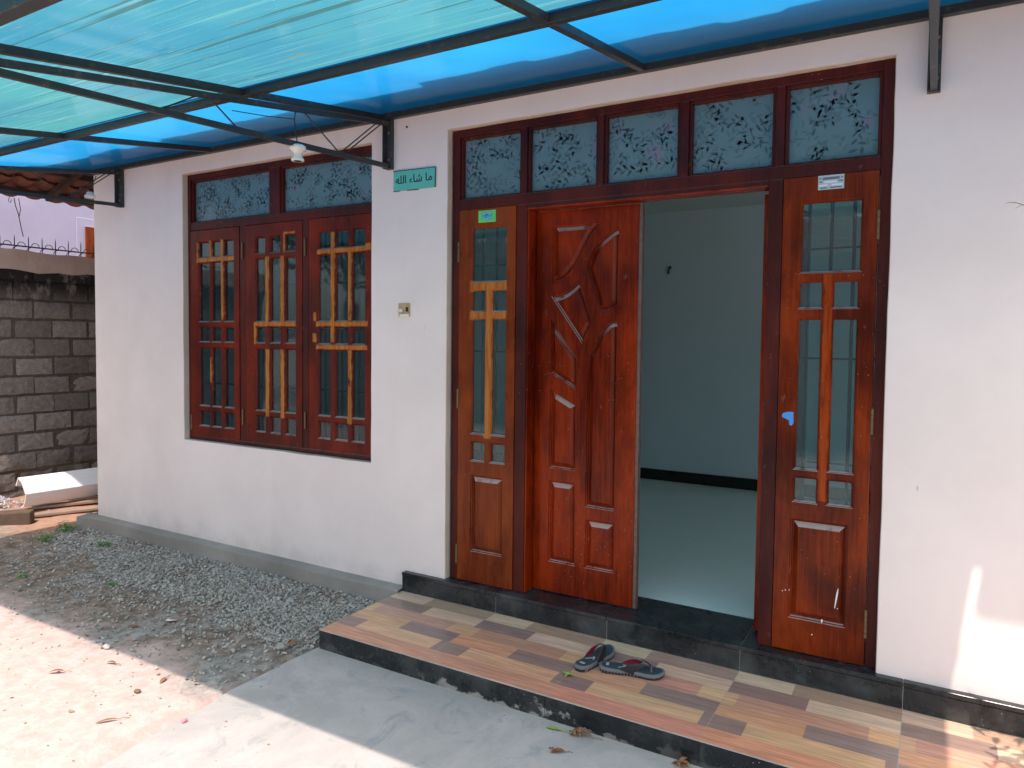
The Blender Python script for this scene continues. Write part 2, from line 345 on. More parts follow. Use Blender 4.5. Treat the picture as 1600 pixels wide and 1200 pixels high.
# ------------------------------------------------------------------ mesh tools
ORG = {}
def tag(o, label=None, cat=None, group=None, kind=None):
    for k, v in (('label', label), ('category', cat), ('group', group), ('kind', kind)):
        if v: o[k] = v
    return o
def thing(name, loc, label, cat, group=None):
    o = bpy.data.objects.new(name, None); COL.objects.link(o); o.location = loc; o.empty_display_size = .1
    ORG[o] = Vector(loc); return tag(o, label, cat, group)
class MB:
    def __init__(s): s.v = []; s.f = []; s.m = []; s.c = []; s.sm = []
    def add(s, vs, fs, mi=0, col=(1, 1, 1), smooth=False):
        n = len(s.v); s.v += [tuple(v) for v in vs]
        for f in fs: s.f.append(tuple(i+n for i in f)); s.m.append(mi); s.c.append(col); s.sm.append(smooth)
    def box(s, x0, x1, y0, y1, z0, z1, mi=0, col=(1, 1, 1)):
        s.add([(x, y, z) for z in (z0, z1) for y in (y0, y1) for x in (x0, x1)],
              [(0, 2, 3, 1), (4, 5, 7, 6), (0, 1, 5, 4), (2, 6, 7, 3), (0, 4, 6, 2), (1, 3, 7, 5)], mi, col)
    def bar(s, a, b, wd, ht, up=(0, 0, 1), mi=0, col=(1, 1, 1)):    # rectangular bar from a to b
        a = Vector(a); b = Vector(b); d = (b-a).normalized(); sd = d.cross(Vector(up)).normalized(); u = sd.cross(d)
        vs = [p + sd*(i*wd/2) + u*(j*ht/2) for p in (a, b) for i, j in ((-1, -1), (1, -1), (1, 1), (-1, 1))]
        s.add(vs, [(3, 2, 1, 0), (4, 5, 6, 7), (0, 1, 5, 4), (1, 2, 6, 5), (2, 3, 7, 6), (3, 0, 4, 7)], mi, col)
    def tube(s, pts, rad, n=8, mi=0, col=(1, 1, 1), caps=True):
        pts = [Vector(p) for p in pts]; rads = rad if isinstance(rad, (list, tuple)) else [rad]*len(pts)
        rings = []; ref = Vector((0, 0, 1))
        for i, p in enumerate(pts):
            d = (pts[min(i+1, len(pts)-1)] - pts[max(i-1, 0)]).normalized()
            if abs(d.dot(ref)) > .95: ref = Vector((1, 0, 0))
            sd = d.cross(ref).normalized(); u = sd.cross(d)
            rings.append([p + (sd*math.cos(2*math.pi*k/n) + u*math.sin(2*math.pi*k/n))*rads[i] for k in range(n)])
        vs = [v for r in rings for v in r]; fs = []
        for i in range(len(rings)-1):
            for k in range(n): fs.append((i*n+k, i*n+(k+1) % n, (i+1)*n+(k+1) % n, (i+1)*n+k))
        s.add(vs, fs, mi, col, True)
        if caps:
            s.add(rings[0], [tuple(range(n))[::-1]], mi, col); s.add(rings[-1], [tuple(range(n))], mi, col)
    def lathe(s, base, prof, n=20, axis=Vector((0, 0, 1)), mi=0):   # prof: list of (radius, height)
        base = Vector(base); q = axis.to_track_quat('Z', 'Y'); vs = []; fs = []
        for r, h in prof:
            for k in range(n): vs.append(base + q @ Vector((r*math.cos(2*math.pi*k/n), r*math.sin(2*math.pi*k/n), h)))
        for i in range(len(prof)-1):
            for k in range(n): fs.append((i*n+k, i*n+(k+1) % n, (i+1)*n+(k+1) % n, (i+1)*n+k))
        fs.append(tuple(range(n))[::-1]); fs.append(tuple((len(prof)-1)*n+k for k in range(n)))
        s.add(vs, fs, mi, smooth=True)
    def build(s, name, mats, parent=None, bevel=0, seg=2, fix=True, angle=35):
        if not isinstance(mats, (list, tuple)): mats = [mats]
        o0 = Vector((0, 0, 0)); root = parent
        if parent is not None: o0 = ORG[parent]
        elif s.v:
            xs = [v[0] for v in s.v]; ys = [v[1] for v in s.v]; zs = [v[2] for v in s.v]
            o0 = Vector(((min(xs)+max(xs))/2, (min(ys)+max(ys))/2, min(zs)))
        me = bpy.data.meshes.new(name); me.from_pydata([Vector(v)-o0 for v in s.v], [], s.f)
        for m in mats: me.materials.append(m)
        me.polygons.foreach_set('material_index', s.m); me.polygons.foreach_set('use_smooth', s.sm)
        ca = me.color_attributes.new('Col', 'FLOAT_COLOR', 'CORNER'); k = 0; arr = []
        for p, c in zip(me.polygons, s.c): arr += [*c, 1]*p.loop_total
        ca.data.foreach_set('color', arr); me.update()
        if fix:
            bm = bmesh.new(); bm.from_mesh(me); bmesh.ops.recalc_face_normals(bm, faces=bm.faces); bm.to_mesh(me); bm.free()
        o = bpy.data.objects.new(name, me); COL.objects.link(o)
        if parent is None: o.location = o0
        else: o.parent = parent
        ORG[o] = o0
        if bevel:
            b = o.modifiers.new('bevel', 'BEVEL'); b.width = bevel; b.segments = seg; b.limit_method = 'ANGLE'; b.angle_limit = R(angle); b.harden_normals = False
        return o

def area(p): return sum(p[i][0]*p[(i+1) % len(p)][1]-p[(i+1) % len(p)][0]*p[i][1] for i in range(len(p)))/2
def ccw(p): return p if area(p) > 0 else p[::-1]
def inset(poly, d):
    n = len(poly); out = []
    for i in range(n):
        p0, p, p1 = Vector(poly[i-1]), Vector(poly[i]), Vector(poly[(i+1) % n])
        e0 = (p-p0).normalized(); e1 = (p1-p).normalized()
        n0 = Vector((-e0.y, e0.x)); n1 = Vector((-e1.y, e1.x)); b = n0+n1
        if b.length < 1e-4: b = n0
        b.normalize(); k = d/max(b.dot(n0), .42); out.append(tuple(p+b*k))
    return out
def rect(x0, x1, z0, z1, r=0, top=True, n=4):
    if not r: return [(x0, z0), (x1, z0), (x1, z1), (x0, z1)]
    p = [(x0, z0), (x1, z0)]
    for cx, a0 in ((x1-r, 0), (x0+r, 90)):
        for k in range(n+1):
            a = R(a0+90*k/n); p.append((cx+r*math.cos(a), z1-r+r*math.sin(a)))
    return p
def fill(mb, outer, holes, y, mi=0, rot=None, back=False):
    bm = bmesh.new(); es = []
    for lp in [outer]+holes:
        vs = [bm.verts.new((a, 0, b)) for a, b in lp]
        for i in range(len(vs)): es.append(bm.edges.new((vs[i], vs[(i+1) % len(vs)])))
    bmesh.ops.triangle_fill(bm, use_beauty=True, use_dissolve=False, edges=es, normal=(0, -1, 0))
    bm.verts.index_update()
    mb.add([(v.co.x, y, v.co.z) for v in bm.verts], [tuple(v.index for v in f.verts) for f in bm.faces], mi); bm.free()
def loft(mb, loops, mi=0, close=False, back=False):     # loops: list of (poly, y)
    n = len(loops[0][0]); vs = [(a, y, b) for p, y in loops for a, b in p]; fs = []
    for i in range(len(loops)-1):
        for k in range(n): fs.append((i*n+k, i*n+(k+1) % n, (i+1)*n+(k+1) % n, (i+1)*n+k))
    mb.add(vs, fs, mi)
def plate(mb, outer, holes, yf, yb, raised=(), mi=0):
    """slab facing -y with through holes (moulded rims) and raised panels sunk in a groove"""
    outer = ccw(outer); H = [ccw(h) for h in holes]; P = [ccw(h) for h in raised]
    fill(mb, outer, H+P, yf, mi); fill(mb, outer, H, yb, mi)
    loft(mb, [(outer, yf), (outer, yb)], mi)
    for h in H:
        loft(mb, [(h, yf), (inset(h, .0025), yf+.0035), (inset(h, .0045), yf+.0042), (inset(h, .0095), yf+.013), (inset(h, .009), yf+.022), (h, yf+.024), (h, yb)], mi)
    for p in P:
        l = [(p, yf), (inset(p, .0015), yf+.008), (inset(p, .0065), yf+.0095), (inset(p, .009), yf+.017), (inset(p, .012), yf+.018), (inset(p, .031), yf+.003), (inset(p, .033), yf+.0015)]
        loft(mb, l, mi); fill(mb, l[-1][0], [], l[-1][1], mi)
def spl(pts):
    """pts: (x, z, corner?) -> polygon, Catmull-Rom through the runs of smooth points"""
    out = []; n = len(pts)
    for i in range(n):
        p = pts[i]; q = pts[(i+1) % n]; out.append((p[0], p[1]))
        if p[2] and q[2]: continue
        p0 = pts[i-1] if not p[2] else p; q1 = pts[(i+2) % n] if not q[2] else q
        for k in range(1, 5):
            t = k/5; f = lambda a, b, c, d: .5*((2*b)+(-a+c)*t+(2*a-5*b+4*c-d)*t*t+(-a+3*b-3*c+d)*t**3)
            out.append((f(p0[0], p[0], q[0], q1[0]), f(p0[1], p[1], q[1], q1[1])))
    return out
def wobble(poly, step=.1, amp=.002):
    out = []; n = len(poly)
    for i in range(n):
        a = Vector(poly[i]); b = Vector(poly[(i+1) % n]); L = (b-a).length; k = max(1, int(L/step)); nn = Vector((-(b-a).y, (b-a).x)).normalized()
        for j in range(k):
            p = a.lerp(b, j/k)
            if j: p = p + nn*(noise.noise(Vector((p.x*5, p.y*5, 3)))*amp*2)
            out.append(tuple(p))
    return out

# ------------------------------------------------------------------ ground
G = -.205
def axis_pts(a, b, st, far, k=1.35):
    p = [a+i*st for i in range(int(round((b-a)/st))+1)]
    d = st
    while p[-1] < far: d *= k; p.append(p[-1]+d)
    d = st; q = []
    x = a
    while x > -far: d *= k; x -= d; q.append(x)
    return q[::-1]+p
def gh(x, y):
    n = noise.fractal(Vector((x*1.3, y*1.3, .3)), 1, 2, 4)*.010 + noise.fractal(Vector((x*9, y*9, 5)), 1, 2, 3)*.0035
    z = G - .004 + n
    if x > -.33 and y < -.6: z = G-.035
    elif y < -1.1: z = G - .004 + n*.5
    if y > .0 or x < -3.3: z += .02*min(1, max(0, -3.3-x))
    if -3.3 < x < -.2: z += .026*max(0, min(1, (y+.55)/.35))
    if y > -.66 and x > -.26: z = G-.03
    if x > -3.28 and y > -.06: z = G-.03
    return z
gx = axis_pts(-5.2, 2.8, .035, 320); gy = axis_pts(-3.2, 1.2, .035, 320)
mb = MB(); nx = len(gx)
mb.v = [(x, y, gh(x, y) if abs(x) < 8 and abs(y) < 8 else G-.012) for y in gy for x in gx]
for j in range(len(gy)-1):
    for i in range(nx-1): mb.f.append((j*nx+i, j*nx+i+1, (j+1)*nx+i+1, (j+1)*nx+i))
n = len(mb.f); mb.m = [0]*n; mb.c = [(1, 1, 1)]*n; mb.sm = [True]*n
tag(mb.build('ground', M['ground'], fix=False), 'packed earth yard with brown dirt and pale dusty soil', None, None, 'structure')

# cement slab with a ragged left edge
mb = MB(); top = []
y = -.66
while y > -7.6:
    top.append((-.300 + .9*0 + .018*noise.noise(Vector((y*4, 2, 1))) + .010*noise.noise(Vector((y*19, 2, 1))) + max(0, (-y-1.2))*.12, y)); y -= .06
edge = top; ring = edge + [(7, -7.6), (7, -.66)]
mb.add([(a, b, G) for a, b in ring], [tuple(range(len(ring)))])
mb.add([(a, b, G) for a, b in edge]+[(a-.012, b, G-.03) for a, b in edge], [(i, i+1, len(edge)+i+1, len(edge)+i) for i in range(len(edge)-1)])
tag(mb.build('concrete_slab', M['slab'], bevel=.004), 'smooth grey cement slab in front of the tiled step', None, None, 'structure')

# ------------------------------------------------------------------ house
house = thing('house', (0, 0, 0), 'white plastered single storey house with mahogany red window and open double door', 'house')
YW, FT = -.035, 2.433
ow = [(-3.335, -.25), (6, -.25), (6, 3.05), (-3.335, 3.05)]
outer = [(-3.335, -.30), (0.0, -.30), (0.0, -.002)]
outer = [(-3.335, -.30), (6.0, -.30), (6.0, 2.96), (-3.335, 2.96)]
hole_w = wobble(ccw(rect(-2.262, -.541, .588, 2.436)), .09, .0022)
hole_d = wobble(ccw(rect(-.012, 2.107, -.02, 2.436)), .09, .0022)
mb = MB()
hole_light = rect(3.3, 5.2, .593, FT)  # opening added to let daylight onto the room floor
fill(mb, outer, [hole_w, hole_d, hole_light], YW)
fill(mb, outer, [hole_w, hole_d, hole_light], .165, 1)
for h in (hole_w, hole_d, ccw(hole_light)): loft(mb, [(h, YW), (inset(h, .003), YW+.004), (inset(h, .003), .165)], 2)
mb.build('front_wall', [M['wall'], M['inwall'], M['reveal']], house)
mb = MB(); mb.box(-3.335, -3.15, .165, 7, -.30, 2.96, 0); mb.build('side_wall', M['wall'], house)
mb = MB(); mb.box(5.8, 6, .165, .5, -.3, 2.96, 0); mb.box(5.8, 6, 2.6, 7, -.3, 2.96, 0); mb.box(5.801, 5.999, .5, 2.6, -.3, .8, 0); mb.box(5.801, 5.999, .5, 2.6, 2.3, 2.96, 0); mb.build('side_wall', M['wall'], house)  # wall opening added out of view to bring sky light into the room
mb = MB(); mb.box(-3.15, 5.8, 3.35, 3.5, -.02, 2.52); mb.box(-3.149, -3.12, .166, 3.35, -.02, 2.52)
mb.build('room_wall', M['inwall'], house)
mb = MB(); mb.box(-3.14, 5.79, .166, 6.9, 2.521, 2.62); mb.build('ceiling', M['ceiling'], house)
mb = MB(); mb.box(-3.14, 5.79, .283, 3.35, -.08, -.004); mb.build('room_floor', M['whitefloor'], house)
mb = MB(); mb.box(-3.12, 5.8, 3.335, 3.349, -.003, .10); mb.build('skirting', M['skirt'], house, bevel=.003)
mb = MB(); mb.lathe((.127, 3.345, 2.003), [(.014, 0), (.014, .012), (.006, .014), (.006, .03)], 10, Vector((0, -1, 0))); mb.tube([(.127, 3.32, 2.003), (.122, 3.31, 1.97), (.118, 3.31, 1.945), (.13, 3.30, 1.95)], .009, 8)
mb.build('wall_hook', M['ink'], house)

# roof: tiled eave over the canopy, slab above
def tiled(mb, o, ax, up, nrows, rowlen, width, tw=.2, amp=.022, th=.012, mi=0, jag=.03):
    """corrugated tile field; o = corner at the eave, ax = along eave, up = up the slope"""
    o = Vector(o); ax = Vector(ax).normalized(); up = Vector(up).normalized(); nn = ax.cross(up).normalized()
    if nn.z < 0: nn = -nn
    n = int(width/tw*8)
    for r in range(nrows):
        vs = []
        for k in range(n+1):
            a = k/n*width; wv = math.sin(a/tw*2*math.pi); c = int(a/tw)
            off = (random.Random(c*31+r).random()-.5)*jag
            h = amp*(wv if wv > 0 else wv*.4)
            p0 = o+ax*a+up*(r*rowlen+off)+nn*(h+.028); p1 = o+ax*a+up*((r+1)*rowlen+.05)+nn*(h)
            vs += [p0, p1, p0-nn*th, p1-nn*th]
        fs = []
        for k in range(n):
            q = k*4; fs += [(q, q+4, q+5, q+1), (q+2, q+3, q+7, q+6), (q, q+2, q+6, q+4)]
        mb.add(vs, fs, mi, smooth=False)
mb = MB(); tiled(mb, (-3.6, -.62, 2.86), (1, 0, 0), (0, 1, .38), 9, .36, 9.8, jag=.09)
mb.build('roof', M['rooftile'], house, fix=False)
mb = MB(); mb.box(-3.33, 5.99, -.03, 6.99, 2.961, 3.03); mb.build('roof_slab', M['plinth'], house)
# lean-to tiled roof over the side passage
mb = MB(); tiled(mb, (-5.38, -1.02, 2.62), (0, 1, 0), (1, 0, .34), 6, .36, 7.0)
mb.build('lean_to_roof', M['rooftile'], house, fix=False)
for i in range(5):
    mb = MB(); x = -5.15+i*.42; mb.box(x-.025, x+.025, -.58, 6.3, 2.55+(x+5.38)*.34, 2.60+(x+5.38)*.34)
    mb.build('batten', M['rafterwood'], house)
for i in range(7):
    y = -.4+i*.95; mb = MB(); mb.bar((-5.15, y, 2.625), (-3.34, y, 2.625+1.81*.34), .045, .06); mb.build('rafter', M['rafterwood'], house)

# plinth, doorstep and tiled porch
mb = MB(); top = []
n = 60
for i in range(n+1):
    x = -3.45+(3.17)*i/n; yy = -.105+.012*noise.noise(Vector((x*3, 0, 0)))-(.03 if i == 0 else 0); zz = -.098+.008*noise.noise(Vector((x*2.2, 4, 0)))
    top.append((x, yy, zz))
vs = [(x, -.03, -.088) for x, y, z in top]+top+[(x, y-.006, -.30) for x, y, z in top]
mb.add(vs, [(i+k*(n+1), i+1+k*(n+1), i+1+(k+1)*(n+1), i+(k+1)*(n+1)) for k in range(2) for i in range(n)])
mb.box(-3.45, -3.336, -.03, 5, -.3, -.096)
mb.build('plinth', M['plinth'], house, bevel=.005)

T0, TP = -.285, .622           # tile joints
mb = MB()
for i in range(9):
    x0 = T0+i*TP
    if i < 8: mb.box(x0+.0012, x0+TP-.0012, -.0695, .2825, -.02, 0)
    if i < 8: mb.box(x0+.0012, x0+TP-.0012, -.0655, -.04, -.109, -.0205)
mb.build('doorstep', M['granite'], house, bevel=.004, seg=3)
mb = MB(); mb.box(T0+.004, T0+8*TP-.004, -.062, .279, -.25, -.004); mb.build('step_core', M['plinth'], house)
cre, tan, drk, pnk, org, lor, stp = (.82, .58, .37), (.52, .32, .21), (.35, .22, .18), (.68, .33, .22), (.78, .38, .20), (.82, .47, .24), (.74, .33, .19)
PAT = [[(0, .37, cre), (.37, 1, tan)], [(0, .48, drk), (.48, 1, cre)], [(0, .08, lor), (.08, .84, pnk), (.84, 1, lor)], [(0, .51, org), (.51, 1, drk)], [(0, .2, drk), (.2, .94, lor), (.94, 1, drk)], [(0, 1, stp)]]
YF, YB, ZP = -.697, -.0665, -.110
mb = MB(); rh = (YB-YF-.004)/6
for i in range(8):
    x0 = T0+i*TP
    for r, row in enumerate(PAT):
        for a, b, c in row:
            c = tuple(v*random.uniform(.93, 1.07) for v in c)
            xa = x0+a*TP+(.0012 if a == 0 else 0); xb = x0+b*TP-(.0012 if b == 1 else 0); y1 = YB-r*rh; y0 = y1-rh
            mb.add([(xa, y0, ZP), (xb, y0, ZP), (xb, y1, ZP), (xa, y1, ZP)], [(0, 1, 2, 3)], 0, c)
    mb.add([(x0-.0012, YF+.004, ZP), (x0+.0012, YF+.004, ZP), (x0+.0012, YB, ZP), (x0-.0012, YB, ZP)], [(0, 1, 2, 3)], 0, (.45, .42, .36))
mb.add([(T0-.003, YF, ZP-.004), (T0+8*TP, YF, ZP-.004), (T0+8*TP, YF+.004, ZP), (T0-.003, YF+.004, ZP)], [(0, 1, 2, 3)], 0, (.40, .30, .23))
mb.add([(T0-.003, YF, ZP-.004), (T0-.003, YF+.004, ZP), (T0-.003, YB, ZP), (T0-.003, YB, ZP-.01)], [(0, 1, 2, 3)], 0, (.42, .32, .24))
mb.build('porch_tiles', M['tile'], house, fix=False)
mb = MB()
for i in range(8):
    x0 = T0+i*TP; mb.box(x0+.001-(.002 if i == 0 else 0), x0+TP-.001, YF-.0005, YF+.01, -.26, ZP-.0045)
mb.box(T0-.0025, T0+.008, YF+.0105, YB, -.26, ZP-.006)
mb.build('porch_riser', M['granite'], house, bevel=.0012)
mb = MB(); mb.box(T0+.0085, T0+8*TP, YF+.006, YB+.0, -.26, ZP-.006); mb.build('porch_core', M['plinth'], house)

# ---------- window and doors
def frame_mb(mb, vposts, hbars, y0, y1):
    for b in vposts: mb.box(b[0], b[1], y0, y1, b[2], b[3])
    for b in hbars: mb.box(b[0], b[1], y0+.001, y1-.001, b[2], b[3])
def film_pane(x0, x1, z0, z1, parent, y=.036, seed=0):
    rnd = random.Random(seed); mb = MB(); mb.box(x0-.004, x1+.004, y, y+.004, z0-.004, z1+.004, 0)
    def leaf(cx, cz, a, L, wd, mi):
        d = Vector((math.cos(a), math.sin(a))); nn = Vector((-d.y, d.x)); c = Vector((cx, cz)); pts = []
        for t, k in ((0, 0), (.25, .8), (.55, 1), (.8, .55), (1, 0), (.8, -.5), (.55, -.95), (.25, -.75)):
            p = c+d*(t*L)+nn*(k*wd); pts.append((min(max(p.x, x0), x1), y-.0012, min(max(p.y, z0), z1)))
        mb.add(pts, [tuple(range(len(pts)))], mi)
    ns = int((x1-x0)*(z1-z0)*430)
    for i in range(ns):
        cx, cz, a = x0+(x1-x0)*((i*.618034) % 1), z0+(z1-z0)*((i*.7548777+.3) % 1), rnd.uniform(0, 6.28); curl = rnd.uniform(-.5, .5)
        mi0 = 1 if rnd.random() < .32 else 2
        for k in range(rnd.randint(3, 7)):
            cx += .018*math.cos(a); cz += .018*math.sin(a); a += curl*.3
            if not (x0 < cx < x1 and z0 < cz < z1): continue
            leaf(cx, cz, a+(.75 if k % 2 else -.75)+rnd.uniform(-.2, .2), rnd.uniform(.024, .042), rnd.uniform(.0035, .0075), mi0)
    return mb.build('transom_pane', [M['film'], M['filmleaf'], M['filmleaf2']], parent, fix=False)
def beads(mb, x0, x1, z0, z1, y):      # glazing bead set inside an opening
    w = .014
    mb.box(x0, x0+w, y, y+.03, z0, z1); mb.box(x1-w, x1, y, y+.03, z0, z1); mb.box(x0+w, x1-w, y+.001, y+.029, z1-w, z1); mb.box(x0+w, x1-w, y+.001, y+.029, z0, z0+w*.7)
def hinge(x, z0, z1, y, parent):
    mb = MB(); n = 5; h = (z1-z0)/n
    for i in range(n): mb.tube([(x, y, z0+i*h+.001), (x, y, z0+(i+1)*h-.001)], .0055, 8)
    mb.lathe((x, y, z1), [(.0065, 0), (.004, .006)], 8); return mb.build('hinge', M['hinge'], parent)

# window
win = MB(); W0, W1, WB = -2.251, -.541, .593
frame_mb(win, [(W0, -2.222, WB, FT), (-.565, W1, WB, FT), (-1.713, -1.654, WB+.03, 2.045), (-1.132, -1.083, WB+.03, 2.045), (-1.432, -1.336, 2.10, 2.395)],
         [(-2.222, -.565, WB, WB+.028), (-2.222, -.565, 2.045, 2.10), (-2.222, -.565, 2.395, FT)], 0, .085)
beads(win, -2.222, -1.432, 2.10, 2.395, .012); beads(win, -1.336, -.565, 2.10, 2.395, .012)
window = win.build('window', M['frame'], house, bevel=.003)
def rowsz(l): return [(l[i+1], l[i]) for i in range(0, len(l), 2)]
RZ = rowsz([1.957, 1.861, 1.817, 1.421, 1.376, 1.282, 1.235, .840, .795, .700])
for k, (x0, x1, cols, mat) in enumerate([(-2.219, -1.716, [(-2.131, -2.027), (-1.998, -1.909), (-1.867, -1.779)], 'sash1'), (-1.651, -1.135, [(-1.558, -1.478), (-1.421, -1.339), (-1.285, -1.202)], 'sash2'), (-1.080, -.568, [(-.997, -.906), (-.855, -.765), (-.720, -.630)], 'sash3')]):
    mb = MB(); holes = [rect(a-.010, b+.010, c-.009, d+.009, .014) for a, b in cols for c, d in RZ]
    plate(mb, rect(x0, x1, .624, 2.041), holes, -.004+.002*k, .036)
    s = mb.build('sash', M[mat], window); tag(s, ['left window sash with light stripped upper crossbar', 'middle window sash with two pale stripped vertical bars', 'right window sash with orange stripped muntins on two crossbars'][k])
    mb = MB()
    for a, b in cols:
        for c, d in RZ: mb.box(a-.004, b+.004, .014, .018, c-.004, d+.004)
    mb.build('glass', M['wglass'], window)
film_pane(-2.208, -1.446, 2.112, 2.381, window, seed=1); film_pane(-1.322, -.579, 2.112, 2.381, window, seed=2)
for x in (-2.16, -2.03, -1.90, -1.78, -1.637, -1.54, -1.43, -1.30, -1.20, -1.067, -.925, -.783, -.66):
    mb = MB(); mb.tube([(x, .13, .60), (x, .13, 2.43)], .007, 8); mb.build('security_bar', M['grille'], window)
for z in (.98, 1.37, 1.66):
    mb = MB(); mb.bar((-2.24, .142, z), (-.55, .142, z), .006, .014); mb.build('security_bar', M['grille'], window)
for x, z0, z1 in ((-1.684, 1.83, 1.93), (-1.108, 1.82, 1.92), (-1.684, .73, .83), (-1.108, .745, .845), (-2.221, .66, .76)): hinge(x, z0, z1, -.006, window)

# unseen window opening right of frame, added to brighten the room near the door
win_light = MB(); frame_mb(win_light, [(3.302, 3.335, .6, 2.43), (5.165, 5.198, .6, 2.43), (3.92, 3.97, .63, 2.40), (4.53, 4.58, .63, 2.40)], [(3.335, 5.165, .6, .63), (3.335, 5.165, 2.40, 2.43)], 0, .085)
win_light.build('window', M['frame'], house, bevel=.003)

# entrance frame with sidelights, transom and double door
ent = MB(); X1 = 2.106
frame_mb(ent, [(0, .045, 0, FT), (2.062, X1, 0, FT), (.401, .463, 0, 2.006), (1.639, 1.697, 0, 2.006), (.424, .457, 2.061, 2.393), (.846, .876, 2.061, 2.393), (1.246, 1.287, 2.061, 2.393), (1.659, 1.697, 2.061, 2.393)],
         [(.045, 2.062, 2.006, 2.061), (.045, 2.062, 2.393, FT), (.463, 1.639, 1.986, 2.006)], 0, .125)
for a, b in ((.045, .424), (.457, .846), (.876, 1.246), (1.287, 1.659), (1.697, 2.062)): beads(ent, a, b, 2.061, 2.393, .012)
entr = ent.build('entrance_frame', M['frame'], house, bevel=.003)
mb = MB(); mb.box(.4635, 1.6385, -.004, .082, 1.9765, 1.9858); mb.box(.4635, .4725, .004, .082, .001, 1.976)
mb.build('door_stop', M['leafwood'], entr, bevel=.003)
for i, (a, b) in enumerate(((.045, .424), (.457, .846), (.876, 1.246), (1.287, 1.659), (1.697, 2.062))): film_pane(a+.014, b-.014, 2.071, 2.379, entr, seed=10+i)
SZL = [1.904, 1.623, 1.575, 1.466, 1.424, .812, .763, .666]
SZR = [1.896, 1.611, 1.569, 1.463, 1.415, .787, .748, .649]
for nm, x0, x1, big, cols, Z, pan, mat, lab in (('l', .048, .398, (.128, .340), [(.131, .214), (.255, .340)], SZL, (.131, .333, .169, .586), 'sideL', 'narrow left side door in lighter orange brown wood with green sticker'),
                                   ('r', 1.700, 2.059, (1.776, 2.000), [(1.772, 1.860), (1.904, 1.995)], SZR, (1.762, 1.986, .144, .572), 'sideR', 'narrow right side door with blue tape scrap and paint splashes')):
    op = [(big[0], big[1], Z[1], Z[0])]+[(a, b, Z[j+1], Z[j]) for j in (2, 4, 6) for a, b in cols]
    mb = MB(); plate(mb, rect(x0, x1, .004, 2.003), [rect(a-.007, b+.007, c-.007, d+.007, .014) for a, b, c, d in op], -.003, .037, [rect(*pan)])
    s = mb.build('side_door', M[mat], entr); tag(s, lab)
    mb = MB()
    for a, b, c, d in op: mb.box(a-.004, b+.004, .016, .020, c-.004, d+.004)
    mb.build('glass', M['glass'], entr)
for x in (.128, .214, .30, 1.79, 1.878, 1.965):
    mb = MB(); mb.tube([(x, .115, .30), (x, .115, 2.0)], .0075, 8); mb.build('security_bar', M['grille'], entr)
for x0, x1 in ((.05, .40), (1.70, 2.06)):
    for z in (.80, 1.25, 1.72):
        mb = MB(); mb.bar((x0, .125, z), (x1, .125, z), .004, .008); mb.build('security_bar', M['grille'], entr)
for x, z0, z1, y in ((2.061, 1.73, 1.84, -.006), (2.061, .95, 1.05, -.006), (2.061, .12, .23, -.006), (.046, .94, 1.04, -.006), (.046, .09, .19, -.006), (.046, 1.73, 1.83, -.006), (1.632, 1.73, 1.84, .06), (1.632, .95, 1.05, .06)): hinge(x, z0, z1, y, entr)

# door leaf with carved panels
T, N = True, False
panels = [
 [(.567, 1.902, T), (.838, 1.898, T), (.787, 1.849, N), (.743, 1.779, N), (.699, 1.700, N), (.637, 1.632, N), (.567, 1.605, T)],
 [(.929, 1.872, T), (.887, 1.853, N), (.824, 1.807, N), (.786, 1.750, N), (.757, 1.679, T), (.834, 1.459, T), (.880, 1.464, N), (.929, 1.489, T)],
 [(.562, 1.541, T), (.642, 1.564, N), (.714, 1.616, T), (.794, 1.404, T), (.739, 1.300, T)],
 [(.563, 1.425, T), (.711, 1.230, T), (.711, 1.066, T), (.560, 1.147, T)],
 [(.563, 1.066, T), (.711, .990, T), (.714, .651, T), (.560, .654, T)],
 [(.562, .590, T), (.712, .588, T), (.716, .162, T), (.560, .163, T)],
 [(.928, 1.420, T), (.880, 1.405, N), (.831, 1.353, N), (.797, 1.285, N), (.773, 1.246, T), (.769, .475, T), (.929, .472, T)],
 [(.774, .412, T), (.928, .412, T), (.929, .162, T), (.770, .162, T)]]
L0, L1 = .474, 1.046
def leaf_mesh():
    mb = MB(); plate(mb, rect(L0, 1.030, .006, 1.974), [], .084, .122, [spl(p) for p in panels])
    mb.box(1.0305, L1, .088, .121, .006, 1.974, 1)
    return mb
o = leaf_mesh().build('door_leaf', [M['leafwood'], M['oldwood']], entr, bevel=.0015); tag(o, 'closed left door leaf of carved curved panels with a worn free edge')
mb = MB(); plate(mb, rect(L0, L1, .006, 1.974), [], .0, .036, [spl(p) for p in panels])
hx = L0
ang = R(97)
mb.v = [(1.636-(x-hx)*math.cos(ang-0)*1.0+0, .125+(x-hx)*math.sin(ang)+0, z) if False else (1.632-math.cos(math.pi-ang)*0+(-(x-hx)*-math.cos(ang))*-1-.0-y*math.sin(ang), .13+(x-hx)*math.sin(ang)-y*math.cos(ang), z) for x, y, z in mb.v]
o = mb.build('door_leaf', M['leafwood'], entr); tag(o, 'right door leaf swung open into the room')
